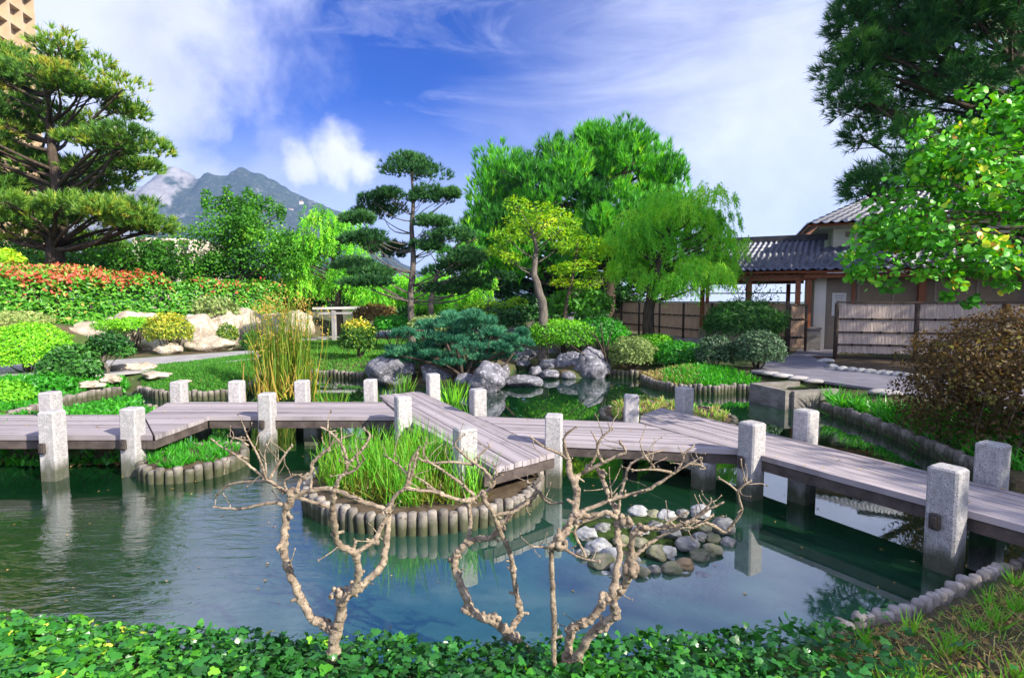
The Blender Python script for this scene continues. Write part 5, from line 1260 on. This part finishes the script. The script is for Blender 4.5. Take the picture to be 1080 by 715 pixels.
# brown laceleaf maple mound
t_ = bush('maple_shrub', 'mounded brown and olive laceleaf maple at the right edge', (6.75, 7.0, .75), (1.32, 1.2, 1.22), m_maple, 24000, .062, .040, .46, tmpl='fan', shell=2, base=.3, up=.2)
lv = LV('fan')
for _ in range(26):
    d = rdir(1)[0]; d[2] = abs(d[2]); d[1] = -abs(d[1]); fill_leaf(lv, np.array([6.75, 7.0, .75]) + d * np.array([1.27, 1.15, 1.17]), np.array([.3, .3, .14]), 130, .06, .04, .6 + rng.normal() * .15, up=.6)
lv.build('outer_sprays', m_maple, t_)
mb = MB()
for _ in range(12):
    p = np.array([5.85, 6.0, .3]) + rng.normal(size=3) * np.array([.25, .2, .2]); mb.tube(limb((6.7, 6.9, .6), p, 7, .2, .05), [.012, .011, .009, .008, .006, .005, .003], 5)
mb.build('drooping_twig', m_bark, t_, True)
# ------------------------------------------------------------------ bamboo fences
def brush(name, a, b):
    m, t = newmat(name)
    uv = t('ShaderNodeTexCoord').outputs['UV']
    st = t.noise(t('ShaderNodeMapping', {0: uv, 3: (55, .7, 1)}).outputs[0], 1.0, 4, .6)
    bl = t.noise(uv, 2.2, 5)
    col = t.mix(t.ramp(st, [(.35, 0.), (.66, 1.)]), b, a)
    col = t.mix(t.ramp(bl, [(.45, 0.), (.75, .5)]), col, tuple(.55 * v for v in b))
    bp = t('ShaderNodeBump', {'Strength': .8, 'Distance': .02, 'Height': st})
    finish(t, t('ShaderNodeBsdfPrincipled', {'Base Color': col, 'Roughness': .85, 'Specular IOR Level': .2, 'Normal': bp.outputs[0]}).outputs[0]); return m
m_brush = brush('weathered split bamboo', (.74, .62, .54), (.44, .36, .31))
m_brush2 = brush('warm split bamboo', (.70, .50, .34), (.42, .28, .18))
m_pole = surf('dark bamboo pole', (.10, .07, .05), (.05, .035, .028), 9, .7, .4, 40, .3)
m_tie = surf('black cord tie', (.02, .018, .016), (.03, .025, .02), 30, .9, .4, 90, .1)
def fence(label, A, B, z0, z1, zt, nbay, mat, rails, yaw_post=.11, group='bamboo fences'):
    A = np.array(A, float); B = np.array(B, float); d_ = (B - A) / np.linalg.norm(B - A); nv = np.array([-d_[1], d_[0]])
    if nv @ A > 0: nv = -nv                     # towards the garden
    t_ = thing('bamboo_fence', label, 'fence', (A[0], A[1], .4), 0, group); L = np.linalg.norm(B - A)
    for i in range(nbay + 1):
        p = A + d_ * L * i / nbay; mb = MB(); mb.lathe([(yaw_post * .5, 0), (yaw_post * .5, zt - .35), (yaw_post * .44, zt - .33)], 10, (p[0] + nv[0] * .03, p[1] + nv[1] * .03, .3)); mb.build('post', m_pole, t_, True)
    for i in range(nbay):
        a = A + d_ * (L * i / nbay + .06); b = A + d_ * (L * (i + 1) / nbay - .06); W_ = np.linalg.norm(b - a)
        n = int(W_ / .035); mb = MB(); mb.uv = []; vs = []; fs = []; uv = []
        for k in range(n):                       # one upright cane after another, each a three sided front and a back
            x0 = W_ * k / n; x1 = W_ * (k + 1) / n; off = rng.uniform(.012, .022); top = z1 + rng.uniform(-.012, .012); bot = z0 + rng.uniform(-.02, .02); base = len(vs); u0 = rng.uniform(0, 40)
            for xx, o_ in ((x0, .0), (x0 + .3 * (x1 - x0), off), (x0 + .7 * (x1 - x0), off), (x1, .0), (x1, -.02), (x0, -.02)):
                p = a + d_ * xx + nv * o_
                vs.append((p[0], p[1], bot)); vs.append((p[0], p[1], top)); uv += [(u0 + xx, bot), (u0 + xx, top)]
            for s_ in range(6):
                j0 = base + 2 * s_; j1 = base + 2 * ((s_ + 1) % 6); fs.append((j0, j1, j1 + 1, j0 + 1))
            fs.append(tuple(base + 2 * s_ + 1 for s_ in range(6)))
        mb.add(vs, fs); mb.uv = uv; mb.build('panel', mat, t_)
        for zr in rails:
            mb = MB(); a2 = a + nv * .042; b2 = b + nv * .042; mb.tube([(*a2, zr), (*((a2 + b2) / 2), zr + .004), (*b2, zr)], .022, 8); rl = mb.build('rail', m_pole, t_, True)
            mk = MB()
            for k in range(1, 4):
                p = a2 + (b2 - a2) * (k / 4 + (.06 if rails.index(zr) % 2 else -.06)); mk.box((p[0] + nv[0] * .008, p[1] + nv[1] * .008, zr), (.05, .06, .065), math.atan2(d_[1], d_[0]), .012)
            mk.build('cord_tie', m_tie, rl)
    mb = MB(); mb.bar((*(A + nv * .01), zt), (*(B + nv * .01), zt), .10, .05); mb.build('cap_rail', m_pole, t_)
    return t_
FD = np.array([1, -.28]) / math.hypot(1, .28)
FA = np.array([9.4, 15.4])
fence('grey bamboo fence in front of the white house on the right', FA, FA + FD * 8.0, .62, 2.02, 2.075, 4, m_brush, [.86, 1.22, 1.6])
fence('brown bamboo fence receding behind the shrubs left of the paved path', (9.15, 17.6), (5.6, 31.5), .55, 2.03, 2.075, 7, m_brush2, [.9, 1.5])
fence('short end bay of bamboo fence beside the house entrance', (9.25, 17.75), (9.95, 18.0), .55, 1.95, 1.99, 1, m_brush2, [.9, 1.5], .09)
# soil bed below the right fence
sheet('fence_bed', [G(873, 383, .43), G(900, 388.5, .43), G(965, 396, .43), (17.5, 13.2), (17.5, 14.5), (9.2, 16.2)], .437, m_soil, label='soil bed below the bamboo fence')

# ------------------------------------------------------------------ house with pavilion
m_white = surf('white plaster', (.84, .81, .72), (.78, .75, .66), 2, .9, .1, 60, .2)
m_brownw = surf('brown plaster', (.34, .28, .22), (.29, .24, .19), 2, .9, .1, 60, .2)
m_shoji = surf('tan panel', (.27, .205, .14), (.22, .17, .115), 4, .8, .15, 60, .25)
m_redwood = surf('red brown timber', (.36, .12, .05), (.22, .07, .03), 6, .6, .3, 40, .35, stretch=(3, 3, .6))
m_tile = surf('blue grey roof tile', (.14, .155, .22), (.075, .085, .13), 6, .42, .12, 60, .45)
m_ridge = surf('dark ridge tile', (.05, .05, .06), (.03, .03, .038), 6, .5, .2, 60, .4)
m_paper = surf('white notice paper', (.75, .74, .70), (.68, .67, .62), 3, .9, .05, 60, .2)
m_print = surf('grey printed lines', (.32, .32, .33), (.28, .28, .29), 3, .9, .05, 60, .2)
m_steel = surf('dark steel rail', (.06, .06, .065), (.04, .04, .045), 20, .5, .1, 60, .4)
YAW = math.atan2(-.42, 1)
HO = np.array([10.8, 18.6])
house = thing('tiled_house', 'white plastered house with blue grey tiled roofs and an open timber pavilion on its left', 'house', (HO[0], HO[1], .4), YAW)
def hb(name, boxes, mat, parent=house, bev=0):
    mb = MB()
    for c, d_ in boxes: mb.box(c, d_, 0, bev)
    return mb.build(name, mat, parent, local=True)
Z0 = -.4   # parent sits at z .4, so local z = world z - .4
def zz(w): return w - .4
def tiles(name, p00, p10, p11, p01, nu, nv, parent=house):
    """slope of pantiles: p00-p10 eave, p01-p11 top"""
    p00, p10, p11, p01 = [np.array(p, float) for p in (p00, p10, p11, p01)]
    nrm = np.cross(p10 - p00, p01 - p00); nrm /= np.linalg.norm(nrm)
    if nrm[2] < 0: nrm = -nrm
    us = np.linspace(0, 1, nu * 6 + 1); vv = []
    for j in range(nv): vv += [(j / nv + 1e-4, 0.0), ((j + .97) / nv, 1.0)]
    vs = []
    for v, st in vv:
        for u in us:
            p = (p00 * (1 - u) + p10 * u) * (1 - v) + (p01 * (1 - u) + p11 * u) * v
            ph = (u * nu) % 1.0
            prof = .055 * math.sin(PI * min(ph / .45, 1.0)) if ph < .45 else -.022 * math.sin(PI * (ph - .45) / .55)
            vs.append(p + nrm * (prof + .045 * (1 - st) + .012))
    n = len(us); mb = MB(); mb.add(vs, [(j * n + i, j * n + i + 1, (j + 1) * n + i + 1, (j + 1) * n + i) for j in range(len(vv) - 1) for i in range(n - 1)])
    o = mb.build(name, m_tile, parent, True, local=True)
    mb = MB(); e = p10 - p00; dn = -nrm * .07
    mb.add([p00, p10, p11, p01, p00 + dn, p10 + dn, p11 + dn, p01 + dn], [(4, 7, 6, 5), (0, 1, 5, 4), (1, 2, 6, 5), (2, 3, 7, 6), (3, 0, 4, 7)]); mb.build('roof_board', m_redwood, o, local=True)
    return o
WD = 11.0
# lower walls
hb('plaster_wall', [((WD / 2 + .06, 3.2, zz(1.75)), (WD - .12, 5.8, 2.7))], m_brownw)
hb('corner_pillar', [((-.02, .38, zz(1.75)), (.36, .5, 2.72))], m_white)
hb('panel_wall', [((1.3 + 2.0, .28, zz(1.75)), (4.3, .05, 2.3))], m_shoji)
hb('white_wall', [((5.9 + 2.5, .27, zz(1.85)), (5.0, .06, 2.6))], m_white)
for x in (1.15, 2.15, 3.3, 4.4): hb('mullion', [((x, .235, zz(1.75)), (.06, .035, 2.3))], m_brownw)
for x in (2.9, 5.75): hb('timber_post', [((x, .12, zz(1.75)), (.2, .2, 2.7))], m_redwood)
hb('door_frame', [((1.0, .26, zz(1.6)), (.10, .06, 2.3))], m_redwood)
nb = hb('notice_board', [((.58, .275, zz(2.0)), (.42, .04, .80))], m_paper)
hb('printing', [((.58, .252, zz(2.3) - .085 * k), (.30 - .06 * (k % 3), .004, .022)) for k in range(8)], m_print, nb)
# skirt roof and upper storey
tiles('skirt_roof', (-.75, -.75, zz(3.12)), (WD, -.75, zz(3.12)), (WD, 1.0, zz(4.05)), (.3, 1.0, zz(4.05)), 36, 6)
tiles('skirt_roof', (-.75, 6.4, zz(3.12)), (-.75, -.75, zz(3.12)), (.3, 1.0, zz(4.05)), (.3, 5.4, zz(4.05)), 20, 5)
hb('eave_beam', [((WD / 2 - .3, -.45, zz(2.98)), (WD + .6, .14, .16))], m_redwood)
hb('upper_wall', [((WD / 2 + .3, 3.3, zz(4.30)), (WD - .3, 4.4, .86))], m_white)
hb('vent', [((.95, 1.085, zz(4.50)), (.26, .05, .18))], m_brownw)
hb('upper_eave', [((WD / 2 + .2, 3.2, zz(4.76)), (WD + .5, 5.0, .10))], m_white)
tiles('upper_roof', (-.45, .25, zz(4.80)), (WD + .4, .25, zz(4.80)), (WD - 1.5, 3.3, zz(6.2)), (2.1, 3.3, zz(6.2)), 38, 11)
tiles('upper_roof', (-.45, 6.4, zz(4.80)), (-.45, .25, zz(4.80)), (2.1, 3.3, zz(6.2)), (2.12, 3.32, zz(6.2)), 22, 11)
hb('roof_ridge', [((WD / 2 + .3, 3.3, zz(6.27)), (WD - 3.4, .3, .26))], m_ridge)
# pavilion
PX0, PX1 = -4.2, -.05
tiles('pavilion_roof', (PX0, -.7, zz(3.14)), (PX1, -.7, zz(3.14)), (PX1 + .3, 1.7, zz(4.4)), (PX0 + 1.0, 1.7, zz(4.4)), 19, 8)
tiles('pavilion_roof', (PX1, 4.1, zz(3.14)), (PX0, 4.1, zz(3.14)), (PX0 + 1.0, 1.72, zz(4.4)), (PX1 + .3, 1.72, zz(4.4)), 19, 8)
hb('roof_ridge', [(((PX0 + PX1) / 2 + .6, 1.71, zz(4.5)), (PX1 - PX0 - .4, .26, .22))], m_ridge)
hb('eave_beam', [(((PX0 + PX1) / 2, -.25, zz(2.94)), (PX1 - PX0 - .3, .16, .22))], m_redwood)
hb('eave_beam', [(((PX0 + PX1) / 2, 3.5, zz(2.94)), (PX1 - PX0 - .3, .16, .22))], m_redwood)
for i in range(9): hb('rafter', [((PX0 + .5 + i * .42, 1.6, zz(3.085)), (.07, 4.3, .07))], m_redwood)
for x in (-.42, -.75, -2.3, -3.9): hb('timber_post', [((x, -.25, zz(1.6)), (.16, .15, 2.44))], m_redwood)
for x in (-.75, -2.3, -3.9): hb('timber_post', [((x, 3.5, zz(1.6)), (.15, .15, 2.44))], m_redwood)
hb('rail', [(((PX0 + PX1) / 2, 3.5, zz(2.45)), (PX1 - PX0 - .4, .05, .05))], m_steel)
hb('rail', [(((PX0 + PX1) / 2, 3.52, zz(1.35)), (PX1 - PX0 - .4, .06, .06))], m_redwood)
hb('low_wall', [((-.6, -.3, zz(.78)), (1.1, .55, .75)), ((-.6, -.3, zz(1.18)), (1.16, .61, .05))], m_conc)
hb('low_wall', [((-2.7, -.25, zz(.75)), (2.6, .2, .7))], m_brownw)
# floor slab of the pavilion
hb('floor_slab', [((-2.6, 1.6, zz(.42)), (5.1, 4.0, .1))], m_conc)

# ------------------------------------------------------------------ white railing and garden lamps far left of centre
m_hwp = surf('pale stone beam', (.6, .58, .55), (.45, .43, .41), 3, .85, .2, 40, .2)
p0, p1 = dp(345, 330, 23), dp(392, 330, 23)
t_ = thing('white_railing', 'low white stone railing behind the lawn between the willowy tree and the pine', 'railing', (p0[0], p0[1], .4))
mb = MB(); mb.bar((p0[0] - .6, 23, 1.80), (p1[0] + .1, 23.3, 1.84), .24, .10); mb.build('top_beam', m_hwp, t_)
mb = MB(); mb.bar((p0[0] - .4, 23.05, 1.58), (p1[0] + .1, 23.3, 1.62), .12, .09); mb.build('lower_beam', m_palepath, t_)
for px in (352, 376):
    q_ = dp(px, 330, 23.1); mb = MB(); mb.box((q_[0], q_[1], 1.05), (.18, .18, 1.3), 0, .02); mb.build('post', m_palepath, t_)
# stone lantern in the dark under the pines
q_ = g(600, 343, .4); q_ = dp(600, 338, 24)
t_ = thing('stone_lantern', 'small grey stone lantern in the shade under the umbrella pine', 'lantern', (q_[0], q_[1], .4))
mb = MB(); mb.lathe([(.3, 0), (.3, .1), (.12, .16), (.12, .7), (.26, .78), (.26, .84)], 12, (q_[0], q_[1], .4)); mb.build('pedestal', m_rock, t_)
mb = MB(); mb.box((q_[0], q_[1], 1.42), (.34, .34, .34), .3, .03); mb.build('light_chamber', m_rock, t_)
mb = MB(); mb.lathe([(.42, 0), (.38, .06), (.14, .24), (.06, .34)], 12, (q_[0], q_[1], 1.59)); mb.build('lantern_roof', m_rock, t_)
sheet('stone_step', [G(570, 352, .45), G(602, 352, .45), G(600, 345, .45), G(574, 345, .45)], .45, m_pave, label='paved step in the shade under the umbrella pine')

# ------------------------------------------------------------------ far buildings
m_beige = surf('beige concrete facade', (.55, .42, .28), (.46, .35, .23), .6, .85, .1, 3, .2)
m_beige2 = surf('pale facade', (.66, .58, .48), (.56, .49, .41), .4, .85, .1, 3, .2)
m_glass = surf('dark window glass', (.05, .055, .065), (.03, .035, .04), .8, .15, .05, 4, .6)
m_hw = surf('pale house wall', (.62, .58, .53), (.52, .48, .44), .4, .9, .1, 3, .2)
m_hr = surf('terracotta roof', (.32, .16, .10), (.24, .12, .08), 1, .9, .2, 6, .2)
def tower(label, x0, x1, Y, dep, ztop, floors, cols, mat, rz):
    t_ = thing('apartment_tower', label, 'building', (x1, Y, .35), rz)
    W_ = x1 - x0; fh = ztop / floors; cw = W_ / cols
    mb = MB(); mb.box((-W_ / 2, dep / 2, ztop / 2), (W_, dep, ztop)); mb.build('wall', mat, t_, local=True)
    mb = MB()
    for j in range(floors + 1): mb.box((-W_ / 2, -.55, j * fh + .12), (W_ + .1, 1.1, .3)); mb.box((.55, dep / 2, j * fh + .12), (1.1, dep, .3))
    mb.build('balcony_slabs', mat, t_, local=True)
    mb = MB()
    for i in range(cols + 1): mb.box((-W_ + i * cw, -.62, ztop / 2), (.4, 1.2, ztop))
    nd = int(dep / cw)
    for i in range(nd + 1): mb.box((.62, i * dep / nd, ztop / 2), (1.2, .4, ztop))
    mb.build('fins', mat, t_, local=True)
    k = 0
    me0 = None
    for j in range(max(0, floors - 9), floors):
        for i in range(max(0, cols - 10), cols):
            if k >= 90: break
            k += 1
            if me0 is None:
                mb = MB(); mb.box((0, 0, 0), (cw * .62, .08, fh * .55)); o = mb.build('window', m_glass, t_, local=True); me0 = o.data
            else: o = bpy.data.objects.new('window', me0); C.objects.link(o); o.parent = t_
            o.location = (-W_ + (i + .5) * cw, -.045, (j + .52) * fh)
    return t_
tw = dp(-48, 0, 80)
tower('tall beige apartment tower with a lattice of balconies behind the pine at the top left', tw[0] - 26, tw[0], 80, 14, 62, 20, 11, m_beige, R(8))
pb = dp(204, 250, 75)
tower('pale apartment block half hidden behind the layered pine', pb[0] - 7, pb[0], 75, 10, 2.1 + 60 * 75 / F_, 6, 4, m_beige2, R(10))
# mountain
sil = [(-500, 190), (-200, 200), (-60, 210), (60, 214), (120, 206), (165, 190), (190, 177), (200, 181), (208, 189), (222, 185), (240, 184), (257, 181), (276, 186), (300, 198), (325, 208), (342, 217), (365, 240), (390, 262), (440, 285), (520, 300), (640, 306)]
YM = 1500; us = np.arange(-500, 641, 4)
ridge = np.interp(us, [s_[0] for s_ in sil], [s_[1] for s_ in sil])
nv = 46; vs = []
for j in range(nv):
    v = j / (nv - 1)
    for i, u in enumerate(us):
        t_r = dp(u, ridge[i], YM); x = t_r[0]; zr = t_r[2]
        if v <= .72:
            q_ = v / .72; y = YM - 520 * (1 - q_); prof = q_ ** 1.35
        else:
            q_ = (v - .72) / .28; y = YM + 420 * q_; prof = 1 - q_ ** 1.3
        nz = mnoise.fractal(Vector((x * .011, y * .007, 3)), .9, 2.1, 6) * 38 + mnoise.ridged_multi_fractal(Vector((x * .006, y * .004, 1)), .9, 2.2, 5, 1, 2) * 12
        vs.append((x * (y / YM if False else 1), y, max(-5, zr * prof + nz * min(1, prof * 1.4) * (.16 if abs(v - .72) < .03 else .8) * (1 if u < 420 else .4))))
n = len(us); mb = MB(); mb.add(vs, [(j * n + i, j * n + i + 1, (j + 1) * n + i + 1, (j + 1) * n + i) for j in range(nv - 1) for i in range(n - 1)])
m, t = newmat('mountain rock and scrub')
pos = t('ShaderNodeNewGeometry').outputs['Position']; nz_ = t('ShaderNodeSeparateXYZ', {0: t('ShaderNodeNewGeometry').outputs['Normal']}).outputs[2]
sx_ = t('ShaderNodeSeparateXYZ', {0: pos}).outputs[0]
rock_ = t.mix(t.ramp(t.noise(pos, .03, 8, .7), [(.35, 0.), (.65, 1.)]), (.30, .29, .30), (.16, .155, .165))
scr = t.mix(t.ramp(t.noise(pos, .05, 8, .7), [(.35, 0.), (.65, 1.)]), (.028, .046, .042), (.055, .07, .06))  # distance-haze blue put into the rock and scrub colours
spk = t.ramp(t.noise(pos, .11, 6, .75), [(.55, 0.), (.68, .38)])
cov_ = t.math('ADD', t.noise(pos, .012, 8, .7), t('ShaderNodeMapRange', {'Value': sx_, 1: -1000, 2: -820, 3: -.22, 4: .14}).outputs[0])
col = t.mix(spk, t.mix(t.ramp(cov_, [(.44, 0.), (.54, 1.)]), rock_, scr), (.40, .38, .37))
finish(t, t('ShaderNodeBsdfPrincipled', {'Base Color': col, 'Roughness': 1, 'Specular IOR Level': .1}).outputs[0])
o = mb.build('mountain', m, None, True); o['kind'] = 'structure'; o['label'] = 'bluish rocky mountain far behind the garden'
for i, (px, py, w, lab) in enumerate([(283, 221, 6, 'pale hillside house above the leafy tree, leftmost of the far ones'), (293, 224, 4, 'small pale hillside house between two larger far ones'), (306, 222, 7, 'widest pale hillside house on the mountain foot'), (318, 214, 4, 'pale hillside house highest on the far slope'), (330, 220, 5, 'pale hillside house rightmost on the far slope'), (262, 205, 3, 'tiny pale house high on the mountain flank')]):
    b = None
    for Yh in np.arange(990, 1490, 4.):          # find where the slope is seen at this pixel
        p_ = dp(px, py, Yh); u_ = np.interp(p_[0], [dp(u, 200, YM)[0] for u in (us[0], us[-1])], [us[0], us[-1]])
        if (1 - (YM - Yh) / 520) ** 1.35 * dp(u_, np.interp(u_, us, ridge), YM)[2] >= p_[2]: b = p_; break
    if b is None: continue
    b = b + np.array([0, 0, 14]); k = Yh / F_; t_ = thing('hillside_house', lab, 'house', (b[0], b[1], b[2] - 14), .2, 'far houses on the mountain foot')
    w_ = w * k; h_ = 7.0
    mb = MB(); mb.box((0, 0, -8), (w_, 8, 22)); mb.build('wall', m_hw, t_, local=True)
    mb = MB(); zt_ = 2.9 - 3.5; mb.add([(-w_ / 2 - .6, -4.6, zt_ + 3.5), (w_ / 2 + .6, -4.6, zt_ + 3.5), (w_ / 2 + .6, 4.6, zt_ + 3.5), (-w_ / 2 - .6, 4.6, zt_ + 3.5), (-w_ / 2 + 1.5, 0, zt_ + 6), (w_ / 2 - 1.5, 0, zt_ + 6)], [(0, 1, 5, 4), (2, 3, 4, 5), (1, 2, 5), (3, 0, 4), (3, 2, 1, 0)]); mb.build('roof', m_hr, t_, local=True)
# ------------------------------------------------------------------ air
m, t = newmat('blue haze'); o_ = t('ShaderNodeOutputMaterial'); pv = t('ShaderNodeVolumePrincipled', {'Color': (.32, .55, 1, 1), 'Density': .00021, 'Anisotropy': .1}); t.l.new(pv.outputs[0], o_.inputs['Volume'])
mb = MB(); mb.box((0, 1050, 199), (5400, 2800, 410)); o = mb.build('haze', m); o['kind'] = 'stuff'; o['label'] = 'thin blue haze in the air in front of the mountain'; o['category'] = 'haze'
S.view_settings.exposure = 1.0
